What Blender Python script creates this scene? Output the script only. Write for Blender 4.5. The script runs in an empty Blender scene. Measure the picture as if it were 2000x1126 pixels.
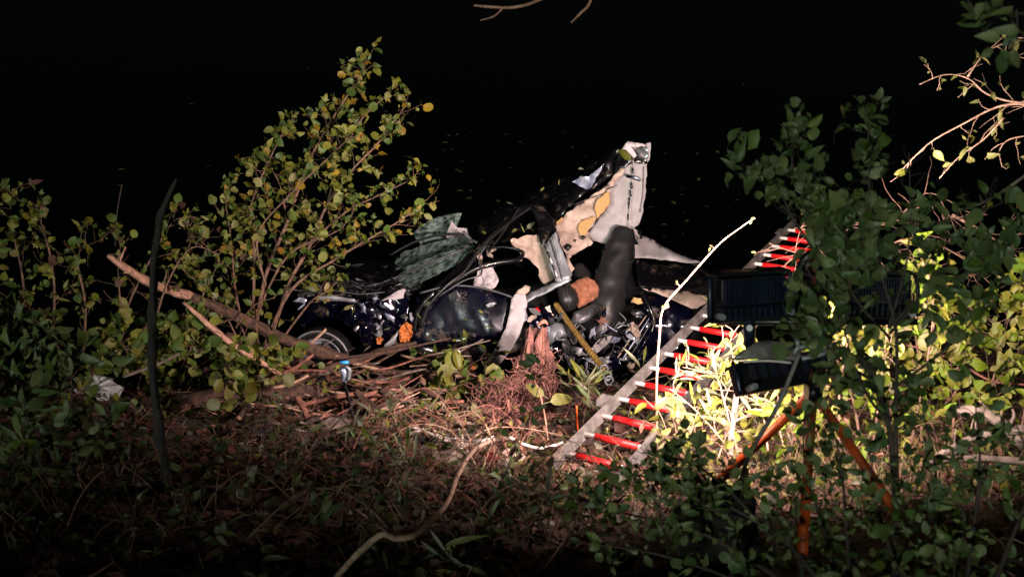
import bpy, math, random
import numpy as np
from mathutils import Vector, Matrix, Quaternion, noise
from mathutils.geometry import delaunay_2d_cdt
R = math.radians
scn = bpy.context.scene
col = scn.collection
rnd = random.Random(11)

# ------------------------------------------------------------------ camera, sky, sun, exposure
F = 2145.0
PITCH = R(19)
CAM = Vector((0, 0, 4.5))
cd = bpy.data.cameras.new('camera'); cam = bpy.data.objects.new('camera', cd); col.objects.link(cam)
cd.sensor_width = 36; cd.lens = 36 * F / 2000; cd.clip_end = 1500; cd.clip_start = .05
cam.location = CAM; cam.rotation_euler = (R(90) - PITCH, 0, 0); scn.camera = cam
cd.dof.use_dof = True; cd.dof.focus_distance = 11.0; cd.dof.aperture_fstop = 3.2

SUN_EL, SUN_AZ = R(15), R(200)          # dim light from behind the camera
w = bpy.data.worlds.new('World'); scn.world = w; w.use_nodes = True
nt = w.node_tree; bg = nt.nodes['Background']
sky = nt.nodes.new('ShaderNodeTexSky'); sky.sky_type = 'NISHITA'; sky.sun_disc = False
sky.sun_elevation = SUN_EL; sky.sun_rotation = SUN_AZ
nt.links.new(sky.outputs[0], bg.inputs[0]); bg.inputs[1].default_value = 0.0003
sl = bpy.data.lights.new('sun', 'SUN'); sun = bpy.data.objects.new('sun', sl); col.objects.link(sun)
sl.energy = 1.75; sl.angle = R(6); sl.color = (.90, 1.0, .84)
sd = Vector((math.sin(SUN_AZ) * math.cos(SUN_EL), math.cos(SUN_AZ) * math.cos(SUN_EL), math.sin(SUN_EL)))
sun.rotation_euler = sd.to_track_quat('Z', 'Y').to_euler()
scn.view_settings.view_transform = 'Standard'; scn.view_settings.look = 'None'
scn.view_settings.exposure = 0; scn.view_settings.gamma = 1; scn.view_settings.use_curve_mapping = False

LAMP_COL = (1.0, .77, .69)

# ------------------------------------------------------------------ geometry helpers
fwd = Vector((0, math.cos(PITCH), -math.sin(PITCH))); upv = Vector((0, math.sin(PITCH), math.cos(PITCH)))
def ray(px, py):
    return fwd + Vector(((px - 1000) / F, 0, 0)) + upv * ((563 - py) / F)
def P(px, py, d):
    r = ray(px, py); return CAM + r * (d / r.y)
def hgt(x, y):
    b = 2.9 - .29 * y
    if y > 9.6: b -= (y - 9.6) * .35
    v = Vector((x, y, 0))
    a = min(1, max(.25, (11.2 - y) / 2))
    b += (noise.noise(v * .55) * .18 + noise.noise(v * 1.7 + Vector((5, 0, 0))) * .12 + noise.noise(v * 4.5) * .06) * a
    if x > 2.2: b += min(1.0, (x - 2.2) * .22) * max(0, min(1, (y - 4.5) / 3))
    if x < -3: b += min(.5, (-3 - x) * .12)
    return max(b, -2.2)
def G(px, py, lift=0.0):
    r = ray(px, py); d = 2.5
    while d < 40:
        p = CAM + r * (d / r.y)
        if p.z < max(hgt(p.x, p.y), 0): break
        d += .03
    return Vector((p.x, p.y, max(hgt(p.x, p.y), 0) + lift))

def tag(o, label=None, cat=None, group=None, kind=None):
    if label: o['label'] = label
    if cat: o['category'] = cat
    if group: o['group'] = group
    if kind: o['kind'] = kind
    return o
def empty(name, loc, label, cat, group=None):
    o = bpy.data.objects.new(name, None); o.empty_display_size = .1
    o.location = loc; col.objects.link(o); tag(o, label, cat, group); return o

def origin_of(parent):
    v = Vector((0, 0, 0))
    while parent is not None:
        v = v + parent.location; parent = parent.parent
    return v

class MB:
    def __init__(s): s.v = []; s.f = []; s.m = []; s.sm = []
    def add(s, vs, fs, mi=0, smooth=False):
        b = len(s.v); s.v.extend(vs)
        for f in fs: s.f.append(tuple(i + b for i in f)); s.m.append(mi); s.sm.append(smooth)
    def box(s, M, sx, sy, sz, mi=0):
        c = [M @ Vector((x * sx / 2, y * sy / 2, z * sz / 2)) for x in (-1, 1) for y in (-1, 1) for z in (-1, 1)]
        s.add(c, [(0, 1, 3, 2), (4, 6, 7, 5), (0, 4, 5, 1), (2, 3, 7, 6), (0, 2, 6, 4), (1, 5, 7, 3)], mi)
    def tube(s, pts, rad, sides=8, mi=0, rough=0.0, cap=True, capmi=None, smooth=True, sub=4, flat=1.0):
        pts = [Vector(p) for p in pts]
        if not isinstance(rad, (list, tuple)): rad = [rad] * len(pts)
        P2, R2 = [], []
        if len(pts) > 2 and sub > 1:
            for i in range(len(pts) - 1):
                p0 = pts[max(i - 1, 0)]; p1 = pts[i]; p2 = pts[i + 1]; p3 = pts[min(i + 2, len(pts) - 1)]
                for k in range(sub):
                    t = k / sub
                    P2.append(.5 * ((2 * p1) + (p2 - p0) * t + (2 * p0 - 5 * p1 + 4 * p2 - p3) * t * t + (3 * p1 - p0 - 3 * p2 + p3) * t ** 3))
                    R2.append(rad[i] + (rad[i + 1] - rad[i]) * t)
            P2.append(pts[-1]); R2.append(rad[-1])
        else: P2, R2 = pts, list(rad)
        n = len(P2); vs = []; ref = None
        for i in range(n):
            t = (P2[min(i + 1, n - 1)] - P2[max(i - 1, 0)])
            if t.length < 1e-7: t = Vector((0, 0, 1))
            t.normalize()
            if ref is None:
                ref = t.orthogonal().normalized() if flat == 1 else (Vector((0, 0, 1)).cross(t)).normalized()
            ref = (ref - t * ref.dot(t)).normalized(); b = t.cross(ref)
            for k in range(sides):
                a = 2 * math.pi * k / sides
                r = R2[i]
                if rough: r *= 1 + rough * noise.noise(Vector((P2[i].x * 9 + math.cos(a) * 2, P2[i].y * 9 + math.sin(a) * 2, P2[i].z * 9)))
                vs.append(P2[i] + ref * (math.cos(a) * r) + b * (math.sin(a) * r * flat))
        fs = [(i * sides + k, i * sides + (k + 1) % sides, (i + 1) * sides + (k + 1) % sides, (i + 1) * sides + k) for i in range(n - 1) for k in range(sides)]
        s.add(vs, fs, mi, smooth)
        if cap:
            cm = mi if capmi is None else capmi
            b0 = len(s.v) - len(vs)
            s.f.append(tuple(b0 + k for k in reversed(range(sides)))); s.m.append(cm); s.sm.append(False)
            s.f.append(tuple(b0 + (n - 1) * sides + k for k in range(sides))); s.m.append(cm); s.sm.append(False)
        return P2
    def build(s, name, mats, parent=None, label=None, cat=None, group=None, kind=None, base=None):
        if not isinstance(mats, (list, tuple)): mats = [mats]
        if parent is not None: off = origin_of(parent)
        elif base is not None: off = Vector(base)
        else:
            n = max(1, len(s.v)); zmin = min(v[2] for v in s.v)
            off = Vector((sum(v[0] for v in s.v) / n, sum(v[1] for v in s.v) / n, zmin))
        me = bpy.data.meshes.new(name)
        me.from_pydata([tuple(Vector(v) - off) for v in s.v], [], s.f); me.update()
        for m in mats: me.materials.append(m)
        me.polygons.foreach_set('material_index', s.m); me.polygons.foreach_set('use_smooth', s.sm)
        o = bpy.data.objects.new(name, me); col.objects.link(o)
        if parent is not None: o.parent = parent
        else: o.location = off
        tag(o, label, cat, group, kind); return o

def F_mat(loc, x, y, z):
    m = Matrix.Identity(4)
    for i, a in enumerate((x, y, z)):
        for j in range(3): m[j][i] = a[j]
    m.translation = loc; return m

# ------------------------------------------------------------------ materials
def mat(name, c1, c2=None, rough=.6, metal=0, scale=6, bump=0, spec=.5, coat=0, transl=0, detail=5, dist=.01, emit=None, stretch=None, rand=0, alpha=None, bscale=None, dirt=None):
    m = bpy.data.materials.new(name); m.use_nodes = True; t = m.node_tree; N = t.nodes; L = t.links
    b = N['Principled BSDF']; b.inputs['Roughness'].default_value = rough; b.inputs['Metallic'].default_value = metal
    b.inputs['Specular IOR Level'].default_value = spec
    if coat: b.inputs['Coat Weight'].default_value = coat; b.inputs['Coat Roughness'].default_value = .08
    c2 = c2 or tuple(x * .6 for x in c1)
    tc = N.new('ShaderNodeTexCoord'); vec = tc.outputs['Object']
    if stretch:
        mp = N.new('ShaderNodeMapping'); mp.inputs['Scale'].default_value = stretch; L.new(vec, mp.inputs[0]); vec = mp.outputs[0]
    no = N.new('ShaderNodeTexNoise'); no.inputs['Scale'].default_value = scale; no.inputs['Detail'].default_value = detail; L.new(vec, no.inputs['Vector'])
    cr = N.new('ShaderNodeValToRGB'); cr.color_ramp.elements[0].position = .36; cr.color_ramp.elements[1].position = .66
    cr.color_ramp.elements[0].color = (*c2, 1); cr.color_ramp.elements[1].color = (*c1, 1); L.new(no.outputs[0], cr.inputs[0])
    out = cr.outputs[0]
    if rand:
        oi = N.new('ShaderNodeObjectInfo'); hs = N.new('ShaderNodeHueSaturation'); mr = N.new('ShaderNodeMapRange')
        mr.inputs[3].default_value = 1 - rand; mr.inputs[4].default_value = 1 + rand; L.new(oi.outputs['Random'], mr.inputs[0]); L.new(mr.outputs[0], hs.inputs['Value'])
        mr2 = N.new('ShaderNodeMapRange'); mr2.inputs[3].default_value = .5 + rand * .06; mr2.inputs[4].default_value = .5 - rand * .06
        ml = N.new('ShaderNodeMath'); ml.operation = 'FRACT'; mm = N.new('ShaderNodeMath'); mm.operation = 'MULTIPLY'; mm.inputs[1].default_value = 7.3
        L.new(oi.outputs['Random'], mm.inputs[0]); L.new(mm.outputs[0], ml.inputs[0]); L.new(ml.outputs[0], mr2.inputs[0]); L.new(mr2.outputs[0], hs.inputs['Hue'])
        L.new(out, hs.inputs['Color']); out = hs.outputs[0]
    if dirt:
        nd = N.new('ShaderNodeTexNoise'); nd.inputs['Scale'].default_value = dirt[1]; nd.inputs['Detail'].default_value = 9; nd.inputs['Roughness'].default_value = .7; L.new(tc.outputs['Object'], nd.inputs['Vector'])
        rp_ = N.new('ShaderNodeMapRange'); rp_.inputs[1].default_value = dirt[2]; rp_.inputs[2].default_value = dirt[2] + .1; L.new(nd.outputs[0], rp_.inputs[0])
        mxd = N.new('ShaderNodeMix'); mxd.data_type = 'RGBA'; mxd.inputs[7].default_value = (*dirt[0], 1); L.new(rp_.outputs[0], mxd.inputs[0]); L.new(out, mxd.inputs[6]); out = mxd.outputs[2]
        mr_ = N.new('ShaderNodeMapRange'); mr_.inputs[3].default_value = rough; mr_.inputs[4].default_value = .85; L.new(rp_.outputs[0], mr_.inputs[0]); L.new(mr_.outputs[0], b.inputs['Roughness'])
        if coat:
            mc_ = N.new('ShaderNodeMapRange'); mc_.inputs[3].default_value = coat; mc_.inputs[4].default_value = 0; L.new(rp_.outputs[0], mc_.inputs[0]); L.new(mc_.outputs[0], b.inputs['Coat Weight'])
    L.new(out, b.inputs['Base Color'])
    if bump:
        n2 = N.new('ShaderNodeTexNoise'); n2.inputs['Scale'].default_value = bscale or scale * 3; n2.inputs['Detail'].default_value = 6; L.new(vec, n2.inputs['Vector'])
        bp = N.new('ShaderNodeBump'); bp.inputs['Strength'].default_value = bump; bp.inputs['Distance'].default_value = dist
        L.new(n2.outputs[0], bp.inputs['Height']); L.new(bp.outputs[0], b.inputs['Normal'])
    if emit: b.inputs['Emission Color'].default_value = (*emit[0], 1); b.inputs['Emission Strength'].default_value = emit[1]
    if alpha is not None: b.inputs['Transmission Weight'].default_value = alpha
    if transl:
        tr = N.new('ShaderNodeBsdfTranslucent'); mx = N.new('ShaderNodeMixShader'); mx.inputs[0].default_value = transl
        L.new(out, tr.inputs[0]); L.new(b.outputs[0], mx.inputs[1]); L.new(tr.outputs[0], mx.inputs[2]); L.new(mx.outputs[0], N['Material Output'].inputs[0])
    return m

def leafm(n, c, t=.3, rough=.5): return mat(n, c, tuple(x * .62 for x in c), rough, scale=22, transl=t, bump=.25, dist=.003, rand=.3, spec=.35)
M = dict(
 soil=mat('dark_soil', (.075, .034, .025), (.02, .010, .007), .95, scale=3.5, bump=.9, dist=.04, detail=8),
 water=mat('dark_water', (.0022, .0026, .0018), (.001, .0012, .0008), .05, scale=.6, bump=.12, dist=.03, bscale=2.2, spec=.4),
 lyel=leafm('leaf_yellow_green', (.155, .160, .022)), lgrn=leafm('leaf_green', (.072, .115, .018)), locr=leafm('leaf_ochre', (.25, .15, .015)),
 lpal=leafm('leaf_pale', (.22, .22, .065)), ldrk=leafm('leaf_dark_green', (.130, .165, .060), .3, .45), ldr2=leafm('leaf_deep_green', (.068, .110, .036), .25, .45),
 lbri=leafm('leaf_bright_green', (.13, .20, .015), .4), lwil=leafm('leaf_willow_silver', (.13, .135, .075), .2), lbrn=leafm('leaf_dead_brown', (.062, .026, .015), .15, .7),
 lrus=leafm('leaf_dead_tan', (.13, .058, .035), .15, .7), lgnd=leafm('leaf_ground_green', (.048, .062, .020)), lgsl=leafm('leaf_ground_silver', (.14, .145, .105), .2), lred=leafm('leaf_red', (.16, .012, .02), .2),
 bark=mat('bark_brown', (.095, .046, .032), (.028, .014, .010), .9, scale=18, bump=1, dist=.012, rand=.2),
 barkd=mat('bark_dark', (.016, .012, .012), (.006, .005, .005), .95, scale=10, bump=.8, dist=.01),
 barkp=mat('bark_peeled', (.44, .24, .17), (.20, .10, .07), .75, scale=16, bump=.6, dist=.008),
 barkr=mat('bark_reddish', (.26, .10, .07), (.10, .04, .03), .85, scale=18, bump=.8, dist=.01),
 barkg=mat('bark_grey', (.22, .17, .14), (.09, .065, .055), .9, scale=14, bump=.6, dist=.008),
 twig=mat('twig_brown', (.17, .09, .06), (.06, .035, .025), .85, scale=20), twigd=mat('twig_dark', (.04, .028, .022), (.02, .014, .012), .9, scale=20),
 twigp=mat('twig_pale', (.42, .27, .19), (.22, .13, .09), .8, scale=20),
 cut=mat('fresh_cut_wood', (.70, .24, .08), (.55, .15, .05), .7, scale=30), root=mat('shredded_root', (.27, .115, .095), (.07, .028, .024), .95, scale=12, bump=.9, dist=.02),
 splint=mat('splintered_wood', (.44, .19, .14), (.20, .08, .06), .8, scale=20, stretch=(8, 8, 1), bump=.4),
 straw=mat('dry_grass', (.22, .17, .08), (.10, .07, .035), .8, scale=9), grass=mat('green_grass', (.13, .17, .045), (.07, .09, .03), .7, scale=9, transl=.3),
 navy=mat('navy_car_paint', (.0025, .0028, .014), (.0015, .0015, .007), .2, .4, scale=4, coat=.6, bump=.04, dist=.004, bscale=14, dirt=((.05,.032,.022), 5, .56)),
 blk=mat('black_car_paint', (.004, .004, .0055), (.0025, .0025, .0035), .3, .2, scale=4, coat=.3, bump=.1, dist=.006, bscale=8, dirt=((.05,.032,.022), 5, .56)),
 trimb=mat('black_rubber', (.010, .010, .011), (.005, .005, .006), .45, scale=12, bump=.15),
 beige=mat('beige_trim', (.41, .31, .265), (.31, .225, .19), .85, scale=4, bump=.25, dist=.006, dirt=((.24,.15,.10), 6, .60)), pale=mat('pale_headliner', (.30, .275, .285), (.25, .23, .24), .9, scale=3, bump=.15, dist=.004, dirt=((.17,.14,.13), 5, .62)),
 foam=mat('yellow_foam', (.38, .235, .10), (.34, .20, .08), .95, scale=7, bump=.6, dist=.008), fabric=mat('airbag_fabric', (.46, .41, .44), (.34, .30, .32), .9, scale=8, bump=.35, dist=.01),
 steel=mat('bare_steel', (.30, .31, .34), (.17, .18, .20), .5, .45, scale=10, bump=.1), steeld=mat('dull_steel', (.10, .10, .115), (.05, .05, .06), .45, .6, scale=10, bump=.2),
 chrome=mat('torn_shiny_metal', (.60, .63, .75), (.30, .33, .50), .3, .5, scale=6, bump=.2), glass=mat('shattered_glass', (.27, .36, .335), (.018, .034, .031), .18, .1, scale=16, detail=12, bump=1, dist=.012, bscale=120),
 char=mat('charcoal_vinyl', (.014, .0135, .015), (.008, .0075, .009), .42, scale=6, bump=.12), rust=mat('orange_foam_cushion', (.31, .115, .06), (.15, .05, .028), .9, scale=18, bump=.6, dist=.01),
 oran=mat('orange_debris', (.62, .20, .05), (.35, .09, .02), .85, scale=26, bump=.6), wht=mat('white_plastic', (.62, .55, .53), (.42, .37, .36), .5, scale=20),
 vine=mat('vine_bark', (.58, .40, .31), (.32, .20, .15), .75, scale=30, bump=.4),
 yrope=mat('yellow_rope', (.33, .20, .045), (.14, .08, .02), .8, scale=60, stretch=(1, 1, 1), bump=.6, dist=.004), grope=mat('grey_rope', (.17, .16, .16), (.09, .085, .085), .85, scale=90, bump=.5, dist=.004),
 alu=mat('weathered_aluminium', (.19, .172, .168), (.095, .087, .085), .45, .45, scale=12, bump=.15, dirt=((.07,.045,.03), 9, .56)), red=mat('red_rung_cover', (.60, .006, .008), (.34, .004, .005), .5, scale=14, dirt=((.12,.02,.012), 12, .6)),
 white=mat('white_tape', (.55, .50, .48), (.42, .38, .37), .5, scale=9), lblk=mat('lamp_black', (.007, .008, .012), (.004, .005, .008), .38, .2, scale=9, bump=.1), lblu=mat('lamp_blue_black', (.012, .020, .045), (.007, .011, .025), .38, .35, scale=9),
 orpole=mat('orange_pole', (.60, .10, .012), (.45, .06, .008), .45, scale=14, bump=.15), reds=mat('red_pad', (.50, .05, .06), (.35, .03, .04), .6), blue=mat('blue_plastic', (.02, .26, .60), (.015, .2, .48), .4),
 clear=mat('clear_plastic', (.50, .52, .52), (.35, .37, .37), .2, scale=10, bump=.4), glow=mat('lamp_glass', (.9, .9, .9), (.9, .9, .9), .2, emit=(LAMP_COL, 30)),
)

# ------------------------------------------------------------------ ground and water
b = MB(); nx, ny = 190, 230; X0, X1, Y0, Y1 = -16, 16, -4, 24
vs = [];
for j in range(ny + 1):
    y = Y0 + (Y1 - Y0) * j / ny
    for i in range(nx + 1):
        x = X0 + (X1 - X0) * i / nx
        vs.append(Vector((x, y, hgt(x, y) + noise.noise(Vector((x * 11, y * 11, 2))) * .018)))
b.add(vs, [(j * (nx + 1) + i, j * (nx + 1) + i + 1, (j + 1) * (nx + 1) + i + 1, (j + 1) * (nx + 1) + i) for j in range(ny) for i in range(nx)], 0, True)
b.build('river_bank', M['soil'], label='dark leaf-strewn soil bank sloping down to the water', kind='structure', base=(0, 0, 0))
b = MB(); b.add([Vector((-300, 4, 0)), Vector((300, 4, 0)), Vector((300, 500, 0)), Vector((-300, 500, 0))], [(0, 1, 2, 3)])
b.build('water', M['water'], label='black still river water at night', kind='structure', base=(0, 4, 0))
b = MB(); b.add([Vector((-300, -150, -2.4)), Vector((300, -150, -2.4)), Vector((300, 500, -2.4)), Vector((-300, 500, -2.4))], [(0, 1, 2, 3)])
b.build('river_bed', M['soil'], kind='structure', base=(0, 0, -2.4))

# ------------------------------------------------------------------ leaves
def leaf_proto(kind, rows=5):
    prof = {'round': [0, .62, .98, 1, .78, 0], 'oval': [0, .55, .95, .9, .52, 0], 'lance': [0, .6, .95, 1, .62, 0]}[kind]
    wd = {'round': .43, 'oval': .29, 'lance': .085}[kind]
    ts = [0, .12, .34, .58, .82, 1]
    if rows < 5: prof = [prof[0], prof[2], prof[3], prof[5]]; ts = [0, .3, .65, 1]
    return prof, wd, ts
def leaf_geo(kind, fold=.25, curl=.25, rows=5, rg=rnd, stem=True):
    if kind == 'maple':
        out = []
        lob = [(-150, .34), (-125, .62), (-100, .4), (-78, .85), (-52, .45), (-35, .8), (0, 1.05)]
        prof = [(-168, .25), (-140, .62), (-112, .38), (-80, .88), (-52, .42), (-30, .68), (0, 1.05)]
        prof = prof + [(-a, r) for a, r in reversed(prof[:-1])]
        vs = [Vector((0, .35, 0))]
        for a, r in prof:
            a = R(a); vs.append(Vector((math.sin(a) * r * .5, .35 + math.cos(a) * r * .55, -curl * r * r * .5 * rg.uniform(.2, 1.2))))
        n = len(prof)
        return vs, [(0, 1 + i, 1 + (i + 1) % n) for i in range(n)]
    prof, wd, ts = leaf_proto(kind, rows); vs = []; fs = []
    wd *= rg.uniform(.85, 1.12); sk = rg.uniform(-.12, .12)
    for p, t in zip(prof, ts):
        z = -curl * t * t; cx = sk * t * t
        w_ = p * wd * rg.uniform(.92, 1.06)
        vs += [Vector((cx - w_ * rg.uniform(.8, 1.15), t + rg.uniform(-.03, .03), z + w_ * fold * rg.uniform(.4, 1.5))), Vector((cx, t, z)), Vector((cx + w_ * rg.uniform(.8, 1.15), t + rg.uniform(-.03, .03), z + w_ * fold * rg.uniform(.3, 1.6)))]
    for i in range(len(ts) - 1):
        a = i * 3
        fs += [(a, a + 1, a + 4, a + 3), (a + 1, a + 2, a + 5, a + 4)]
    if stem and rows >= 5:
        n = len(vs); vs += [Vector((-.012, -.28, .02)), Vector((.012, -.28, .02)), Vector((.012, .02, 0)), Vector((-.012, .02, 0))]; fs.append((n, n + 1, n + 2, n + 3))
    return vs, fs
LEAFMESH = {}
def leaf_mesh(kind, mk, var):
    k = (kind, mk, var)
    if k not in LEAFMESH:
        rg = random.Random(hash((kind, var)) if False else (len(kind) * 31 + var * 7))
        vs, fs = leaf_geo(kind, fold=rg.choice([.15, .35, .6, 1.2]), curl=rg.choice([-.2, .1, .3, .6, .9]), rg=rg)
        me = bpy.data.meshes.new('leaf'); me.from_pydata([tuple(v) for v in vs], [], fs); me.materials.append(M[mk])
        me.polygons.foreach_set('use_smooth', [True] * len(fs)); me.update(); LEAFMESH[k] = me
    return LEAFMESH[k]
def leaf_matrix(p, dirv, size, rg, face=None, tilt=.7):
    """leaf grows along dirv, blade turned roughly towards 'face'."""
    y = dirv.normalized()
    f = (face or Vector((0, -.3, 1))) + Vector((rg.uniform(-1, 1), rg.uniform(-1, 1), rg.uniform(-1, 1))) * tilt
    z = f - y * f.dot(y)
    if z.length < 1e-3: z = y.orthogonal()
    z.normalize(); x = y.cross(z)
    return F_mat(p, x * size, y * size, z * size)
def pick(ws, rg):
    r = rg.random() * sum(w_ for _, w_ in ws)
    for k, w_ in ws:
        r -= w_
        if r <= 0: return k
    return ws[-1][0]

def rv(rg, s=1): return Vector((rg.uniform(-s, s), rg.uniform(-s, s), rg.uniform(-s, s)))

def shrub(name, label, cat, base, stems, leaf='round', size=.08, mats=(('lyel', 1),), twl=.3, dens=7, lpt=6, maxobj=300, seed=1, stemmat='twig', clear=(), up=.45, group=None, t0=.15, face=None, lkeep=1.0, twr=.003, droop=0, side=.5):
    rg = random.Random(seed)
    root = empty(name, base, label, cat, group)
    leaves = []; tw = MB()
    for st in stems:
        pts, r0 = st[0], st[1]; dn = st[2] if len(st) > 2 else 1.0
        W = [P(*p) if not isinstance(p, Vector) else p for p in pts]
        W = [W[0]] + [p + rv(rg, .02) for p in W[1:]]
        n = len(W); sb = MB()
        cur = sb.tube(W, [max(.0022, r0 * (1 - .85 * i / (n - 1))) for i in range(n)], 6, rough=.3, sub=5)
        sb.build('stem', M[stemmat], root)
        L = sum((cur[i + 1] - cur[i]).length for i in range(len(cur) - 1)); nt_ = int(L * dens * dn)
        for k in range(nt_ + 1):
            t = t0 + (1 - t0) * (k + rg.random()) / (nt_ + 1); fi = min(len(cur) - 2.001, t * (len(cur) - 1)); i = int(fi)
            p = cur[i].lerp(cur[i + 1], fi - i); tg = (cur[i + 1] - cur[i]).normalized()
            d = (tg * .5 + rv(rg, side * 2) + Vector((0, 0, up))).normalized(); l = twl * rg.uniform(.35, 1.1) * (1 - .35 * t)
            q = [p]; dd = d.copy()
            for s_ in range(4):
                dd = (dd + rv(rg, .35) + Vector((0, 0, -droop))).normalized(); q.append(q[-1] + dd * l / 4)
            tw.tube(q, [twr * (1 - .15 * j) for j in range(5)], 4, cap=False, sub=1)
            if rg.random() < .5:
                e = (dd + rv(rg, .9)).normalized(); q2 = [q[2], q[2] + e * l * .25, q[2] + (e + rv(rg, .3)).normalized() * l * .5]
                tw.tube(q2, [twr * .7] * 3, 3, cap=False, sub=1); qs = q + q2[1:]
            else: qs = q
            for j in range(lpt):
                if rg.random() > lkeep: continue
                a = rg.choice(qs[1:]) + rv(rg, .012)
                out = (dd * .5 + rv(rg, 1) + Vector((0, 0, .1 - droop))).normalized()
                s_ = size * (.4 + 1.1 * rg.random() ** 1.1)
                if clear:
                    q_ = a - CAM; z_ = q_.dot(fwd); ux = 1000 + F * q_.x / z_; uy = 563 - F * q_.dot(upv) / z_
                    if any(x0 < ux < x1 and y0 < uy < y1 and rg.random() < pr for x0, y0, x1, y1, pr in clear): continue
                leaves.append((leaf_matrix(a + out * s_ * .25, out, s_, rg, face), s_ / (a - CAM).length, rg.random()))
    if tw.v: tw.build('twigs', M[stemmat], root, kind='stuff')
    leaves.sort(key=lambda q: -q[1])
    keys = [k for k, _ in mats]
    off = root.location
    for Mx, s_, r_ in leaves[:maxobj]:
        o = bpy.data.objects.new('leaf', leaf_mesh(leaf if isinstance(leaf, str) else rg.choice(leaf), pick(mats, rg), rg.randrange(12))); col.objects.link(o); o.parent = root
        Mx = Mx.copy(); Mx.translation = Mx.translation - off; o.matrix_basis = Mx
    if len(leaves) > maxobj:
        lb = MB()
        for Mx, s_, r_ in leaves[maxobj:]:
            lk = leaf if isinstance(leaf, str) else rg.choice(leaf)
            vs, fs = leaf_geo(lk, fold=rg.choice([.15, .35, .6, 1.2]), curl=rg.choice([-.2, .1, .3, .6, .9]), rows=5 if lk != 'lance' else 3, rg=rg)
            lb.add([Mx @ v for v in vs], fs, keys.index(pick(mats, rg)), True)
        lb.build('foliage', [M[k] for k in keys], root, kind='stuff')
    return root

# ------------------------------------------------------------------ crumpled sheets
def inside(p, poly):
    c = False; n = len(poly)
    for i in range(n):
        a, b_ = poly[i], poly[i - 1]
        if (a[1] > p[1]) != (b_[1] > p[1]) and p[0] < (b_[0] - a[0]) * (p[1] - a[1]) / (b_[1] - a[1]) + a[0]: c = not c
    return c
def sheet(name, poly, mt, parent, crumple=.02, thick=.006, res=12, freq=5, smooth=True, ctrl=(), jag=1.6, label=None, seed=0, fine=.0, round_=0):
    rg = random.Random(seed + int(poly[0][0] * 7 + poly[0][1]))
    d = [p[2] if len(p) > 2 else None for p in poly]
    last = next(x for x in d if x is not None)
    for i in range(len(d)):
        if d[i] is None: d[i] = last
        last = d[i]
    pts = [Vector((p[0], p[1])) for p in poly]
    bd = []
    for i in range(len(pts)):
        a, c = pts[i], pts[(i + 1) % len(pts)]; n = max(1, int((c - a).length / res))
        for k in range(n):
            q = a.lerp(c, k / n)
            if k and jag: q = q + Vector((rg.uniform(-jag, jag), rg.uniform(-jag, jag)))
            bd.append(q)
    ins = []
    xs = [p.x for p in pts]; ys = [p.y for p in pts]; y = min(ys)
    while y < max(ys):
        x = min(xs)
        while x < max(xs):
            q = Vector((x + rg.uniform(-.3, .3) * res, y + rg.uniform(-.3, .3) * res))
            if inside(q, bd) and min((q - e).length for e in bd) > res * .4: ins.append(q)
            x += res
        y += res
    allp = bd + ins; nb = len(bd)
    vo, ed, fo, *_ = delaunay_2d_cdt(allp, [(i, (i + 1) % nb) for i in range(nb)], [], 0, 1e-5)
    ctl = [(p.x, p.y, dd) for p, dd in zip(pts, d)] + list(ctrl)
    A = np.array([[c[0], c[1], 1] for c in ctl]); Bv = np.array([c[2] for c in ctl])
    sol = np.linalg.lstsq(A, Bv, rcond=None)[0]; res_ = Bv - A @ sol
    def dep(x, y):
        ww = 0; s_ = 0
        for c, r_ in zip(ctl, res_):
            q = 1 / ((c[0] - x) ** 2 + (c[1] - y) ** 2 + 30) ** 1.3; ww += q; s_ += q * r_
        return sol[0] * x + sol[1] * y + sol[2] + s_ / ww
    vs = []
    for v in vo:
        p = P(v.x, v.y, dep(v.x, v.y))
        nz = noise.noise(p * freq + Vector((seed, 0, 0))); nz2 = abs(noise.noise(p * freq * 2.3 + Vector((seed, 9, 0))))
        dd = crumple * (nz * 1.4 - nz2 * 1.2) + fine * noise.noise(p * 30)
        if round_:
            e = min((Vector((v.x, v.y)) - q).length for q in bd); dd -= round_ * math.sqrt(min(1, e / 40))
        n_ = (p - CAM).normalized(); vs.append(p + n_ * dd)
    fs = [tuple(f) for f in fo if len(f) >= 3 and inside((sum(vo[i].x for i in f) / len(f), sum(vo[i].y for i in f) / len(f)), bd)]
    m = MB(); m.add(vs, fs, 0, smooth); o = m.build(name, mt, parent, label)
    # orient normals towards the viewer side, give thickness
    md = o.modifiers.new('thickness', 'SOLIDIFY'); md.thickness = thick; md.offset = 0
    return o

# ------------------------------------------------------------------ WRECKED CAR
car = empty('wrecked_car', P(1000, 690, 11.3) * 1.0, 'crushed dark blue car torn open and half sunk at the waterline, front to the left', 'car')
car.location.z = 0
S = lambda name, poly, mt, **k: sheet(name, poly, M[mt], car, **k)
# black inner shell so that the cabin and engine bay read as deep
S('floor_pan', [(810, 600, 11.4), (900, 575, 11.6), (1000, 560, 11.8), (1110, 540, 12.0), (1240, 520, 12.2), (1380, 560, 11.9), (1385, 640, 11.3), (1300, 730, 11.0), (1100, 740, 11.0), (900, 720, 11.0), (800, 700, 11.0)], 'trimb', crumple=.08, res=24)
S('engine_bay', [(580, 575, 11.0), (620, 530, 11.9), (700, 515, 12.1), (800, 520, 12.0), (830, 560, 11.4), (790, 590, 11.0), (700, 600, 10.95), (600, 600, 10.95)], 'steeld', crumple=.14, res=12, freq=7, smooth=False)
S('hood', [(585, 530, 11.9), (640, 512, 12.3), (700, 500, 12.5), (770, 498, 12.5), (815, 512, 12.2), (800, 530, 11.8), (760, 540, 11.6), (730, 552, 11.4), (690, 548, 11.3), (640, 540, 11.5)], 'blk', crumple=.05, round_=.06)
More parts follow.
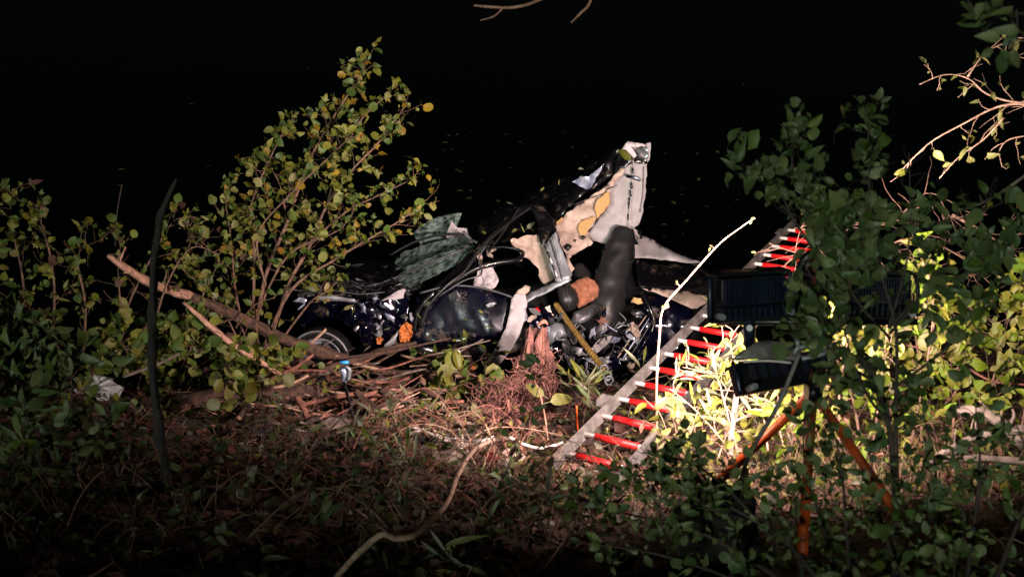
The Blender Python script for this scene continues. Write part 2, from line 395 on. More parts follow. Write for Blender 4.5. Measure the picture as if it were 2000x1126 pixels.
S('far_fender', [(560, 560, 11.8), (610, 528, 12.4), (680, 505, 12.7), (700, 512, 12.6), (640, 545, 12.1), (590, 570, 11.5)], 'blk', crumple=.05)
S('fender', [(578, 592, 10.9), (600, 582, 10.85), (650, 586, 10.8), (700, 588, 10.75), (745, 584, 10.8), (792, 566, 10.9), (800, 600, 10.75), (794, 640, 10.7), (781, 668, 10.7), (760, 660, 10.7), (742, 692, 10.68), (718, 682, 10.7), (708, 672, 10.7), (694, 645, 10.72), (670, 626, 10.74), (640, 618, 10.76), (612, 622, 10.8), (592, 640, 10.85), (578, 625, 10.9)], 'navy', crumple=.06, freq=3.8, round_=.02, res=7, fine=.002, ctrl=[(715, 600, 10.78), (712, 640, 10.58), (760, 620, 10.85)])
S('fender_edge', [(618, 578, 10.75), (650, 576, 10.75), (692, 583, 10.72), (698, 590, 10.72), (650, 587, 10.74), (616, 585, 10.75)], 'steel', crumple=.01)
S('torn_metal', [(572, 588, 10.7), (585, 580, 10.7), (600, 585, 10.7), (590, 600, 10.68), (580, 606, 10.68), (596, 592, 10.7)], 'chrome', crumple=.03, res=6)
S('torn_metal', [(743, 588, 10.66), (762, 576, 10.66), (788, 563, 10.7), (793, 566, 10.7), (788, 582, 10.64), (772, 586, 10.62), (758, 584, 10.64)], 'fabric', crumple=.05, res=6)
S('torn_metal', [(700, 590, 10.66), (712, 596, 10.6), (716, 612, 10.58), (708, 608, 10.6)], 'chrome', crumple=.03, res=5)
S('torn_metal', [(752, 610, 10.62), (772, 620, 10.6), (770, 630, 10.6), (755, 622, 10.62)], 'chrome', crumple=.04, res=5)
S('wheel_arch_tear', [(738, 690, 10.62), (756, 668, 10.6), (772, 652, 10.62), (780, 640, 10.66), (772, 676, 10.6), (765, 690, 10.6)], 'steel', crumple=.05, res=6)
S('sill', [(800, 668, 10.75), (880, 676, 10.72), (960, 662, 10.7), (1030, 640, 10.7), (1080, 640, 10.7), (1060, 670, 10.65), (960, 700, 10.65), (860, 706, 10.68), (795, 694, 10.72)], 'blk', crumple=.05, round_=.03)
S('front_door', [(812, 580, 10.85), (830, 566, 10.9), (890, 556, 10.9), (950, 566, 10.85), (1003, 584, 10.8), (1020, 592, 10.8), (1034, 606, 10.75), (1020, 640, 10.7), (975, 658, 10.66), (915, 668, 10.64), (860, 676, 10.66), (812, 676, 10.7), (800, 640, 10.75)], 'navy', crumple=.014, freq=2.6, round_=.014, res=9)
S('door_scrape', [(880, 572, 10.72), (892, 566, 10.72), (902, 580, 10.7), (905, 592, 10.7), (894, 590, 10.7), (884, 582, 10.72)], 'steeld', crumple=.04, res=4)
S('paint_chip', [(948, 596, 10.66), (962, 590, 10.66), (970, 592, 10.66), (962, 599, 10.65), (952, 600, 10.66)], 'steel', crumple=.02, res=4)
def rod(name, pts, r, mt, parent=car, flat=1, sub=4, sides=7, rough=0, label=None):
    m = MB(); m.tube([P(*p) for p in pts], r, sides, sub=sub, flat=flat, rough=rough); return m.build(name, M[mt], parent, label)
rod('door_beltline', [(820, 572, 10.75), (880, 558, 10.8), (940, 562, 10.78), (1000, 580, 10.7), (1030, 598, 10.68)], .012, 'steeld')
# wheel
wc = P(628, 702, 10.78); ax = Vector((-.12, -1, .16)).normalized(); wx = ax.cross(Vector((0, 0, 1))).normalized(); wz = wx.cross(ax)
def ring(name, prof, mt, parent, n=48):
    m = MB(); k = len(prof); vs = []
    for i in range(n):
        a = 2 * math.pi * i / n; rd = wx * math.cos(a) + wz * math.sin(a)
        for r_, h_ in prof: vs.append(wc + rd * r_ + ax * h_)
    m.add(vs, [(i * k + j, ((i + 1) % n) * k + j, ((i + 1) % n) * k + j + 1, i * k + j + 1) for i in range(n) for j in range(k - 1)], 0, True)
    return m.build(name, M[mt], parent)
wh = ring('tyre', [(.235, .02), (.25, .07), (.30, .095), (.335, .085), (.345, .06), (.35, .03), (.352, -.05), (.34, -.1), (.28, -.11)], 'char', car)
ring('rim', [(.237, .03), (.228, .045), (.215, .035), (.205, -.03), (.17, -.05)], 'chrome', wh)
ring('ring_glint', [(.318, .098), (.326, .108), (.336, .098)], 'steel', wh)  # silver highlights on tyre and rim, modelled as steel rings
ring('ring_glint', [(.236, .05), (.242, .078), (.250, .072)], 'steel', wh)
m = MB()
for i in range(7):
    a = 2 * math.pi * i / 7; rd = wx * math.cos(a) + wz * math.sin(a); sd_ = ax.cross(rd)
    m.box(F_mat(wc + rd * .12 - ax * .02, rd, sd_, ax), .19, .035, .03)
m.build('spokes', M['steeld'], wh)
ring('hub', [(.0, .03), (.05, .02), (.06, -.03), (.2, -.06)], 'steeld', wh)
# windscreen
S('windscreen', [(768, 545, 11.6), (795, 520, 11.7), (850, 498, 11.6), (905, 480, 11.5), (935, 478, 11.4), (925, 498, 11.3), (885, 520, 11.2), (835, 545, 11.2), (800, 562, 11.2)], 'glass', crumple=.022, smooth=False, res=7, thick=.008)
S('windscreen_shard', [(762, 522, 12.1), (785, 494, 12.2), (845, 474, 12.1), (900, 462, 12.0), (930, 470, 11.8), (900, 484, 11.8), (840, 500, 11.9), (792, 520, 11.9)], 'glass', crumple=.022, smooth=False, res=7, thick=.008)
S('windscreen_shard', [(806, 455, 12.6), (835, 432, 12.7), (870, 420, 12.7), (902, 416, 12.6), (892, 442, 12.5), (908, 462, 12.4), (870, 474, 12.4), (822, 480, 12.4)], 'glass', crumple=.03, smooth=False, res=7, thick=.008)
S('torn_panel', [(872, 462, 12.3), (882, 432, 12.3), (893, 444, 12.3), (912, 446, 12.3), (916, 458, 12.2), (903, 482, 12.15), (888, 478, 12.2)], 'fabric', crumple=.06, smooth=False, res=6)
S('foam_bit', [(884, 470, 12.1), (893, 466, 12.1), (895, 478, 12.1), (886, 480, 12.1)], 'foam', crumple=.02, res=5)
rod('windscreen_frame', [(762, 498, 12.0), (810, 472, 12.0), (860, 459, 11.95), (915, 459, 11.9)], .014, 'trimb')
rod('wiper', [(775, 545, 11.1), (820, 520, 11.1), (880, 497, 11.1), (915, 482, 11.2)], .010, 'steeld')
rod('wiper', [(765, 552, 11.2), (790, 535, 11.15), (830, 515, 11.1)], .008, 'steeld')
# pillars and window frames
rod('front_pillar', [(806, 650, 10.7), (816, 606, 10.75), (845, 570, 10.8), (890, 530, 11.0), (925, 490, 11.2), (960, 452, 11.4), (1010, 412, 11.6), (1048, 396, 11.7)], [.045, .045, .045, .04, .038, .034, .03, .03], 'blk', flat=.6, sides=8)
rod('door_frame', [(822, 640, 10.62), (838, 596, 10.65), (872, 558, 10.7), (905, 532, 10.8), (928, 500, 10.95), (955, 468, 11.1), (1000, 430, 11.4), (1040, 402, 11.6)], .018, 'trimb')
rod('door_frame', [(850, 572, 10.75), (895, 545, 10.8), (930, 524, 10.85), (970, 513, 10.9), (1005, 508, 10.95), (1020, 500, 11.0), (1018, 490, 11.05), (980, 482, 11.1), (930, 490, 11.15)], [.02, .022, .03, .035, .03, .02, .018, .014, .01], 'blk')
rod('window_seal', [(858, 578, 10.68), (905, 548, 10.72), (940, 535, 10.76), (935, 505, 10.9), (950, 478, 11.0)], .009, 'steeld')
rod('roof_bar', [(905, 452, 11.8), (925, 470, 11.7), (955, 482, 11.6)], .022, 'steel', flat=.5)
rod('window_seal', [(950, 498, 11.0), (985, 450, 11.3), (1015, 405, 11.5)], .010, 'trimb')
S('roof_skin', [(850, 478, 12.9), (900, 445, 13.0), (960, 410, 13.0), (1060, 360, 12.9), (1130, 330, 12.7), (1190, 293, 12.4), (1214, 282, 12.2), (1222, 318, 12.0), (1196, 345, 12.0), (1150, 372, 12.0), (1108, 404, 11.9), (1085, 440, 11.8), (1050, 470, 11.9), (1000, 470, 12.2), (940, 480, 12.4)], 'blk', crumple=.12, round_=.05, res=12, jag=3)
S('roof_edge', [(1036, 398, 11.6), (1062, 398, 11.6), (1082, 432, 11.4), (1086, 446, 11.35), (1068, 474, 11.2), (1056, 476, 11.2), (1050, 440, 11.4)], 'blk', crumple=.02, round_=.05, res=8)
S('torn_reflection', [(1117, 355, 11.95), (1134, 344, 11.9), (1150, 345, 11.88), (1162, 335, 11.85), (1180, 320, 11.9), (1164, 346, 11.85), (1154, 366, 11.85), (1146, 370, 11.87), (1132, 364, 11.9)], 'chrome', crumple=.06, res=6, smooth=False)  # white-blue reflection put into the colour of a torn sheet
# peeled rear quarter
S('headliner', [(1196, 352, 12.05), (1215, 326, 12.0), (1228, 319, 11.98), (1264, 318, 11.95), (1262, 372, 11.9), (1254, 420, 11.85), (1246, 440, 11.82), (1228, 452, 11.8), (1196, 472, 11.75), (1180, 476, 11.75), (1158, 470, 11.78), (1148, 456, 11.8), (1168, 430, 11.9), (1188, 404, 11.95)], 'pale', crumple=.06, freq=3.5, res=7, round_=.01)
S('quarter_trim', [(1084, 442, 11.75), (1108, 414, 11.85), (1150, 388, 11.92), (1185, 362, 11.95), (1212, 328, 11.95), (1220, 330, 11.93), (1192, 372, 11.85), (1190, 398, 11.82), (1170, 424, 11.78), (1148, 452, 11.7), (1158, 474, 11.6), (1140, 486, 11.55), (1108, 505, 11.5), (1096, 480, 11.6)], 'beige', crumple=.09, freq=5, res=6, jag=2)
S('foam_patch', [(1163, 398, 11.73), (1168, 388, 11.74), (1178, 380, 11.75), (1186, 374, 11.76), (1191, 380, 11.75), (1192, 392, 11.74), (1186, 404, 11.72), (1180, 413, 11.7), (1171, 420, 11.69), (1166, 428, 11.68), (1164, 416, 11.69), (1161, 408, 11.7)], 'foam', crumple=.02, res=6)
S('foam_patch', [(1128, 446, 11.64), (1131, 436, 11.66), (1139, 429, 11.68), (1149, 426, 11.68), (1160, 422, 11.68), (1163, 427, 11.67), (1155, 438, 11.65), (1149, 449, 11.62), (1144, 458, 11.6), (1136, 461, 11.6), (1131, 455, 11.61)], 'foam', crumple=.02, res=6)
S('foam_patch', [(1086, 434, 11.7), (1098, 424, 11.72), (1101, 428, 11.72), (1088, 440, 11.7)], 'foam', crumple=.02, res=5)
S('top_cap', [(1203, 312, 12.0), (1212, 292, 12.0), (1225, 277, 12.0), (1268, 281, 11.95), (1270, 300, 11.92), (1264, 320, 11.9), (1236, 318, 11.9), (1218, 330, 11.92), (1196, 352, 11.95)], 'blk', crumple=.03, res=7)
S('torn_metal', [(1214, 292, 11.88), (1226, 276, 11.88), (1246, 279, 11.86), (1262, 283, 11.86), (1260, 287, 11.85), (1232, 286, 11.85), (1244, 304, 11.82), (1238, 309, 11.82), (1228, 298, 11.84), (1222, 292, 11.85)], 'fabric', crumple=.04, res=6)
S('torn_metal', [(1262, 280, 11.85), (1271, 278, 11.85), (1270, 304, 11.84), (1264, 318, 11.84), (1266, 298, 11.84)], 'pale', crumple=.03, res=6)
rod('panel_seam', [(1237, 322, 11.86), (1234, 370, 11.82), (1230, 410, 11.76), (1228, 445, 11.72)], .006, 'pale')
rod('panel_seam', [(1257, 325, 11.86), (1256, 370, 11.82), (1250, 415, 11.76)], .005, 'steeld')
for (sx, sy) in ((1236, 334), (1234, 363), (1232, 378), (1230, 392), (1229, 402), (1228, 424)):
    S('slot', [(sx - 2.5, sy - 6, 11.82), (sx + 1.5, sy - 6, 11.82), (sx + 2, sy + 5, 11.80), (sx - 2, sy + 6, 11.80)], 'trimb', crumple=0, res=8, thick=.01)
rod('grab_handle', [(1224, 344, 11.78), (1236, 347, 11.74), (1250, 352, 11.76)], .016, 'navy')
rod('grab_handle_cap', [(1238, 346, 11.72), (1251, 350, 11.73)], .013, 'chrome', sub=1)
rod('trim_crack', [(1120, 400, 11.80), (1150, 388, 11.82), (1180, 378, 11.80), (1186, 370, 11.8), (1206, 362, 11.86)], .004, 'trimb')
for (sx, sy, w_, h_) in ((1110, 483, 8, 7), (1139, 464, 5, 4), (1124, 470, 2, 2)):
    S('clip_hole', [(sx - w_, sy, 11.5), (sx, sy - h_, 11.52), (sx + w_, sy - h_ * .3, 11.52), (sx, sy + h_, 11.48)], 'trimb', crumple=0, res=20, thick=.02)
S('door_trim', [(998, 470, 11.5), (1020, 462, 11.5), (1048, 458, 11.45), (1066, 478, 11.35), (1078, 520, 11.25), (1082, 545, 11.2), (1066, 556, 11.15), (1056, 548, 11.2), (1052, 524, 11.3), (1030, 504, 11.4), (1018, 498, 11.45)], 'beige', crumple=.08, freq=6, res=6, jag=2.5)
S('trim_flap', [(1108, 500, 11.2), (1122, 524, 11.1), (1116, 532, 11.1), (1106, 520, 11.15)], 'beige', crumple=.02, res=6)
S('airbag', [(936, 522, 11.2), (960, 514, 11.2), (966, 530, 11.15), (974, 548, 11.1), (968, 560, 11.1), (950, 566, 11.1), (924, 558, 11.15)], 'fabric', crumple=.08, freq=8, res=6, smooth=False, label='pale pink limp airbag cloth')
S('trim_strip', [(965, 512, 11.0), (1018, 503, 11.05), (1020, 509, 11.05), (968, 518, 11.0)], 'beige', crumple=.02, res=8)
S('centre_pillar', [(1062, 480, 11.1), (1074, 466, 11.12), (1086, 452, 11.15), (1094, 480, 11.05), (1106, 508, 10.95), (1118, 536, 10.85), (1110, 546, 10.8), (1086, 550, 10.82), (1078, 530, 10.9)], 'steel', crumple=.015, res=8, thick=.02)
for k in range(4):
    f = k / 4
    rod('pillar_rib', [(1064 + 22 * f, 480 - 24 * f, 11.08), (1080 + 18 * f, 520 - 10 * f, 10.93), (1086 + 24 * f, 549 - 6 * f, 10.79)], .011, 'steel' if k % 2 else 'steeld')
for k in range(4):
    S('slot', [(1068 + k * 5, 492 + k * 13, 10.98 - k * .05), (1071 + k * 5, 491 + k * 13, 10.98 - k * .05), (1075 + k * 5, 500 + k * 13, 10.96 - k * .05), (1072 + k * 5, 502 + k * 13, 10.95 - k * .05)], 'wht' if k % 2 else 'trimb', crumple=0, res=30, thick=.012)
S('rocker_panel', [(1012, 590, 10.75), (1030, 574, 10.8), (1070, 556, 10.85), (1112, 540, 10.85), (1116, 546, 10.8), (1078, 566, 10.75), (1040, 584, 10.7), (1024, 598, 10.68)], 'steel', crumple=.02, res=8, thick=.02)
S('trim_scrap', [(1000, 584, 10.66), (1012, 566, 10.68), (1026, 556, 10.7), (1036, 560, 10.7), (1034, 568, 10.68), (1016, 580, 10.64)], 'beige', crumple=.03, res=6)
# hanging curtain airbag
S('hanging_airbag', [(999, 584, 10.62), (1006, 574, 10.62), (1026, 574, 10.6), (1030, 592, 10.56), (1025, 622, 10.5), (1016, 650, 10.44), (1000, 680, 10.38), (976, 712, 10.3), (958, 732, 10.28), (944, 728, 10.3), (952, 706, 10.34), (972, 672, 10.42), (988, 640, 10.5), (996, 608, 10.56)], 'fabric', crumple=.03, freq=6, jag=.3, res=6, thick=.012, smooth=True, label='long pale curtain airbag hanging down to the water')
# seats and interior
m = MB(); m.tube([P(1222, 448, 11.6), P(1212, 480, 11.5), P(1196, 540, 11.3), P(1184, 600, 11.1), P(1176, 660, 10.95)], [.10, .165, .185, .205, .23], 28, sub=8, rough=.13); m.build('seat_back', M['char'], car, 'tall rolled charcoal seat back')
for (y_, r_, d_) in ((500, .173, 11.44), (538, .187, 11.32), (580, .198, 11.2)):
    xx = 1212 - (y_ - 480) * .27
    m = MB(); m.tube([P(xx + .5, y_ - 1, d_), P(xx, y_ + .6, d_)], r_ * 1.05, 20, sub=1); m.build('seat_seam', M['steeld'], car)
m = MB(); m.tube([P(1128, 515, 11.6), P(1140, 545, 11.5), P(1150, 600, 11.3)], [.05, .13, .15], 14, sub=4, flat=.6); m.build('rear_seat', M['char'], car)
m = MB(); m.tube([P(1100, 552, 11.0), P(1106, 566, 10.92), P(1112, 586, 10.85), P(1114, 604, 10.85)], [.05, .105, .115, .06], 14, sub=4, flat=.7); m.build('headrest', M['char'], car)
m = MB(); m.tube([P(1106, 556, 10.82), P(1112, 602, 10.72)], .006, 5, sub=1); m.build('headrest_seam', M['steeld'], car)
S('torn_cushion', [(1112, 558, 10.95), (1130, 545, 10.95), (1148, 540, 10.95), (1162, 548, 10.95), (1170, 566, 10.92), (1168, 580, 10.9), (1150, 590, 10.88), (1130, 602, 10.85), (1126, 580, 10.88), (1122, 566, 10.9)], 'rust', crumple=.05, freq=7, res=6, round_=.04, label='torn orange brown cushion')
S('seat_frame', [(1120, 610, 10.8), (1160, 592, 10.85), (1180, 600, 10.85), (1150, 625, 10.75), (1115, 640, 10.7)], 'steeld', crumple=.04)
rod('bonnet_edge_glint', [(586, 574, 10.9), (640, 566, 10.9), (700, 574, 10.85), (752, 570, 10.9)], .008, 'steeld')  # bonnet highlights drawn as grey steel rods along its edges
rod('bonnet_edge_glint', [(640, 540, 11.5), (676, 556, 11.4), (724, 557, 11.3), (764, 545, 11.4), (800, 530, 11.4)], .010, 'steeld')
rod('bonnet_edge_glint', [(560, 562, 11.3), (600, 570, 11.2), (660, 574, 11.1)], .008, 'steel')
for i in range(26):
    a = P(rnd.uniform(610, 780), rnd.uniform(555, 580), rnd.uniform(10.95, 11.3)); m = MB(); q = [a]
    for k in range(3): q.append(q[-1] + Vector((rnd.uniform(-.1, .1), rnd.uniform(-.08, .05), rnd.uniform(-.03, .06))))
    m.tube(q, rnd.uniform(.004, .016), 6, flat=rnd.uniform(.4, 1)); m.build('engine_part', M[rnd.choice(['steeld', 'trimb', 'trimb', 'blk'])], car)
for i, (x, y) in enumerate(((672, 604), (688, 612), (840, 590), (905, 622), (935, 606), (960, 640), (870, 560), (822, 622), (1130, 330), (1092, 352), (1056, 372), (1000, 398), (1010, 448), (1018, 440), (1030, 446), (1042, 452), (940, 452), (885, 500), (860, 516), (830, 530), (640, 606), (762, 640))):
    c = P(x, y, 10.55 if y > 580 else (11.75 if y > 480 else 11.3 + .5)); 
    o = bpy.data.objects.new('fallen_leaf', leaf_mesh('lance' if i % 2 else 'oval', ('lpal', 'lyel', 'lwil')[i % 3], i % 6)); col.objects.link(o)
    o.matrix_basis = leaf_matrix(c, Vector((rnd.uniform(-1, 1), -.1, rnd.uniform(-.6, 1))), rnd.uniform(.05, .1), rnd, Vector((0, -1, .5)), .3)
    tag(o, 'small green leaf stuck on the dark wreck', 'leaf', 'small leaves stuck on the wreck')
# engine / axle clutter right of the door
S('strut_tower', [(1056, 662, 10.5), (1064, 640, 10.52), (1082, 628, 10.54), (1100, 628, 10.54), (1112, 642, 10.5), (1116, 660, 10.48), (1096, 658, 10.44), (1076, 672, 10.42)], 'steel', crumple=.03, res=7, round_=.08)
S('dark_panel', [(1028, 596, 10.7), (1060, 600, 10.7), (1100, 604, 10.65), (1110, 625, 10.6), (1070, 630, 10.6), (1040, 640, 10.6), (1026, 625, 10.65)], 'navy', crumple=.08, freq=8, res=8, smooth=False)
for poly, mk in (([(1118, 676, 10.5), (1150, 680, 10.5), (1172, 668, 10.5), (1178, 678, 10.48), (1160, 694, 10.45), (1122, 694, 10.45)], 'steel'),
                 ([(1158, 676, 10.45), (1170, 662, 10.45), (1196, 655, 10.45), (1190, 668, 10.43), (1165, 690, 10.4)], 'pale'),
                 ([(1140, 700, 10.4), (1176, 696, 10.4), (1196, 706, 10.35), (1168, 716, 10.35)], 'steel'),
                 ([(1098, 640, 10.5), (1112, 665, 10.45), (1124, 700, 10.4), (1112, 716, 10.4), (1100, 690, 10.45)], 'steeld'),
                 ([(1175, 700, 10.4), (1200, 690, 10.4), (1216, 716, 10.35), (1196, 724, 10.35)], 'navy'),
                 ([(1040, 603, 10.6), (1050, 600, 10.6), (1056, 608, 10.6), (1046, 612, 10.6)], 'red'),
                 ([(1064, 600, 10.6), (1074, 596, 10.6), (1078, 610, 10.58), (1070, 608, 10.58)], 'wht'),
                 ([(1022, 608, 10.55), (1028, 600, 10.55), (1029, 625, 10.55), (1023, 628, 10.55)], 'chrome'),
                 ([(1226, 632, 10.5), (1238, 628, 10.5), (1236, 646, 10.5), (1226, 646, 10.5)], 'beige')):
    S('debris_panel', poly, mk, crumple=.05, res=7, smooth=False)
S('orange_dirt', [(784, 636, 10.6), (792, 628, 10.6), (804, 634, 10.58), (806, 652, 10.56), (800, 666, 10.55), (782, 668, 10.57), (780, 650, 10.58)], 'oran', crumple=.05, res=4, freq=12, smooth=False)
S('orange_dirt', [(734, 662, 10.55), (742, 656, 10.55), (749, 662, 10.54), (744, 672, 10.53), (736, 671, 10.54)], 'oran', crumple=.04, res=4, freq=12, smooth=False)
SHR = random.Random(91)
for (x0, x1, y0, y1, dd, n_, mks) in ((1020, 1250, 600, 722, 10.5, 46, ['steeld', 'navy', 'steel', 'trimb', 'blk', 'beige', 'chrome']), (690, 806, 588, 690, 10.62, 16, ['navy', 'steel', 'blk', 'chrome', 'steeld']),
                                      (570, 806, 545, 590, 10.95, 22, ['steeld', 'blk', 'blk', 'trimb']), (900, 1030, 470, 520, 11.4, 12, ['blk', 'steeld', 'beige', 'trimb']), (1100, 1200, 300, 400, 12.0, 6, ['blk', 'steeld']), (1226, 1262, 436, 470, 11.8, 8, ['blk', 'steeld', 'pale'])):
    for i in range(n_):
        cx, cy = SHR.uniform(x0, x1), SHR.uniform(y0, y1); k = SHR.randint(4, 6); sz = SHR.uniform(5, 15); ang = SHR.uniform(0, 6.28); el = SHR.uniform(1, 3.2); dz = SHR.uniform(-.12, .12)
        poly = []
        for j in range(k):
            t_ = 2 * math.pi * (j + SHR.uniform(-.25, .25)) / k; u_, v_ = math.cos(t_) * sz, math.sin(t_) * sz / el
            poly.append((cx + u_ * math.cos(ang) - v_ * math.sin(ang), cy + u_ * math.sin(ang) + v_ * math.cos(ang), dd + dz + SHR.uniform(-.07, .07)))
        S('torn_shred', poly, SHR.choice(mks), crumple=.05, res=5, smooth=False, thick=.003, seed=i)
for i in range(34):
    a = P(rnd.uniform(1040, 1240), rnd.uniform(640, 720), rnd.uniform(10.35, 10.6)); m = MB(); q = [a]
    for k in range(4): q.append(q[-1] + rv(rnd, .09))
    m.tube(q, rnd.uniform(.004, .012), 5); m.build('broken_pipe', M[rnd.choice(['steeld', 'trimb', 'steel', 'chrome'])], car)
# rear right corner
S('rear_panel', [(1236, 458, 12.2), (1262, 462, 12.3), (1300, 480, 12.4), (1345, 502, 12.4), (1375, 512, 12.4), (1340, 513, 12.2), (1280, 505, 12.0), (1240, 504, 11.9)], 'pale', crumple=.03, res=10)
S('rear_shelf', [(1238, 508, 11.9), (1300, 514, 12.1), (1375, 516, 12.3), (1400, 560, 11.7), (1330, 562, 11.5), (1250, 560, 11.4)], 'blk', crumple=.06)
S('rear_bumper', [(1254, 563, 11.0), (1290, 562, 11.1), (1340, 568, 11.15), (1388, 577, 11.2), (1384, 590, 11.05), (1362, 602, 10.9), (1350, 602, 10.88), (1320, 588, 10.9), (1284, 572, 10.95)], 'beige', crumple=.02, res=8, round_=.02)
S('rear_wing', [(1250, 568, 10.9), (1286, 576, 10.85), (1322, 592, 10.8), (1352, 606, 10.8), (1360, 630, 10.7), (1344, 670, 10.6), (1310, 705, 10.55), (1264, 716, 10.5), (1226, 704, 10.5), (1250, 660, 10.6), (1262, 620, 10.7)], 'navy', crumple=.08, freq=3.5, round_=.05, res=9)
for k in range(4):
    rod('trim_rail', [(1206 + k * 9, 698 + k * 4, 10.45), (1232 + k * 8, 660 + k * 4, 10.5), (1262 + k * 6, 616 + k * 5, 10.6)], .010, ['beige', 'chrome', 'steeld', 'navy'][k], flat=.5)
rod('hinge_arm', [(1258, 575, 10.75), (1268, 600, 10.65), (1278, 625, 10.6), (1272, 650, 10.55)], .02, 'blk')
S('yellow_flap', [(1232, 590, 10.7), (1238, 580, 10.7), (1252, 582, 10.68), (1256, 592, 10.66), (1246, 594, 10.66)], 'foam', crumple=.03, res=5)

# ------------------------------------------------------------------ tow rope with shackle and the pin beside it
t = empty('tow_rope', P(1180, 718, 9.3), 'twisted yellow rope stretched from the wreck to a silver shackle', 'rope')
A = P(1086, 594, 10.7); B = P(1180, 720, 9.3); dv = (B - A)
for s_ in range(3):
    m = MB(); q = []
    for i in range(61):
        f = i / 60; c = A.lerp(B, f) + Vector((0, 0, -.02 * math.sin(f * math.pi))); ph = f * 60 + s_ * 2.094
        n1 = dv.normalized().orthogonal().normalized(); n2 = dv.normalized().cross(n1)
        q.append(c + n1 * math.cos(ph) * .017 + n2 * math.sin(ph) * .017)
    m.tube(q, .017, 6, sub=1); m.build('strand', M['yrope'], t)
for i, (x, y) in enumerate(((1180, 722), (1186, 732), (1190, 744))):
    m = MB(); c = P(x, y, 9.25 - i * .04); q = [c + Vector((math.cos(a) * .035, .012 * (-1) ** i, math.sin(a) * .045)) for a in [k * math.pi / 5 for k in range(11)]]
    m.tube(q, .012, 6, sub=2, cap=False); m.build('shackle', M['steel'], t)
m = MB(); m.tube([P(1200, 748, 9.1), P(1225, 780, 8.6), P(1262, 820, 8.0), P(1300, 865, 7.4)], .014, 7, rough=.3)
m.build('thin_branch', M['barkg'], label='thin straight grey branch running from the shackle down across the ladder', cat='branch')

# ------------------------------------------------------------------ LADDER
A = P(1078, 908, 6.0); B = P(1552, 434, 10.9); u = (B - A).normalized(); side = u.cross(Vector((0, 0, 1))).normalized(); nrm = side.cross(u)
lad = empty('ladder', A, 'grey aluminium ladder with red rungs laid from the bank towards the wreck', 'ladder')
LL = (B - A).length; WD = .43
for k in range(2):
    m = MB(); m.box(F_mat((A + B) / 2 + side * WD * k, u, side, nrm), LL, .026, .074); o = m.build('rail', M['alu'], lad)
    bv = o.modifiers.new('edge', 'BEVEL'); bv.width = .004; bv.segments = 2
    for f in (-1, 1):
        m = MB(); m.box(F_mat((A + B) / 2 + side * WD * k + nrm * (f * .034), u, side, nrm), LL - .03, .036, .008); m.build('rail_flange', M['alu'], o)
n = int(LL / .285)
for i in range(n):
    c = A + u * (.17 + i * .285)
    m = MB(); m.tube([c, c + side * WD], .017, 10, sub=1); r_ = m.build('rung', M['white'], lad)
    m = MB(); m.tube([c + side * .085, c + side * (WD - .045)], .024, 10, sub=1, rough=.12); m.build('rung_cover', M['red'], r_)
m = MB(); m.box(F_mat(A + u * .95 - side * .06, u, side, nrm), .10, .10, .05); m.build('bracket', M['alu'], lad)
m = MB(); m.box(F_mat(A + u * (LL - .5) - side * .02 + nrm * .046, u, side, nrm), .16, .045, .004); m.build('sticker', M['alu'], lad)

# ------------------------------------------------------------------ FLOODLIGHT STAND
lp = empty('floodlight_stand', G(1590, 1000), 'black work floodlights on an orange tripod, seen from behind through leaves', 'floodlight')
LD = 5.15
def head(cx, cy, W, H, D, yaw, pitch, name, power, spread=105, nf=22, low=True):
    c = P(cx, cy, LD); W *= .94; H *= .94; D *= .94
    rot = Matrix.Rotation(yaw, 4, 'Z') @ Matrix.Rotation(pitch, 4, 'X')
    X = rot @ Vector((1, 0, 0)); Y = rot @ Vector((0, 1, 0)); Z = rot @ Vector((0, 0, 1))
    m = MB()
    def bx(x, y, z, sx, sy, sz, mm=m): mm.box(F_mat(c + X * x + Y * y + Z * z, X, Y, Z), sx, sy, sz)
    bx(0, D * .5 - .02, 0, W, .05, H); bx(0, .0, H * .22, W * .86, D * .8, H * .5); bx(0, D * .2, H / 2 + .008, W + .02, D * .9, .016)
    if low: bx(0, D * .2, -H / 2 - .008, W + .02, D * .5, .016)
    hd = m.build(name, M['lblk'], lp)
    bv = hd.modifiers.new('edge', 'BEVEL'); bv.width = .006; bv.segments = 2
    for i in range(nf):
        m = MB(); bx(-W * .41 + W * .82 * i / (nf - 1), -D * .48, H * .16, .006, .05, H * .52, m); m.build('fin', M['lblu'], hd)
    if low:
        for i in range(nf // 2 + 1):
            m = MB(); m.box(F_mat(c + X * (-W * .44 + W * .88 * i / (nf // 2)) - Y * (D * .38) - Z * (H * .31), (X + Z * .12).normalized(), Y, Z), .010, .07, H * .26); m.build('fin', M['lblu'], hd)
    for s_ in (-1, 1):
        m = MB(); m.tube([c + X * s_ * (W / 2 + .012) + Y * 0 + Z * (H * .5), c + X * s_ * (W / 2 + .022) - Y * .03 + Z * (H * .1), c + X * s_ * (W / 2 + .02) - Y * .02 - Z * (H * .45)], .012, 8, flat=.6); m.build('bracket', M['lblu'], hd)
        m = MB(); m.tube([c + X * s_ * (W * .46) - Y * .03 - Z * (H * .35), c + X * s_ * (W * .46) - Y * .10 - Z * (H * .35)], [.02, .016], 10, sub=1); m.build('knob', M['steel'], hd)
    m = MB(); bx(0, D * .5 + .012, 0, W * .9, .006, H * .8, m); m.build('glass', M['glow'], hd)
    ld = bpy.data.lights.new('flood', 'AREA'); ld.shape = 'RECTANGLE'; ld.size = W * .85; ld.size_y = H * .75; ld.energy = power; ld.color = LAMP_COL; ld.spread = R(spread)
    lo = bpy.data.objects.new('flood_light', ld); col.objects.link(lo); lo.parent = lp
    mt = F_mat(c + Y * (D * .5 + .03), X, Z, -Y); mt.translation = mt.translation - lp.location; lo.matrix_basis = mt
    return hd, c, X, Y, Z
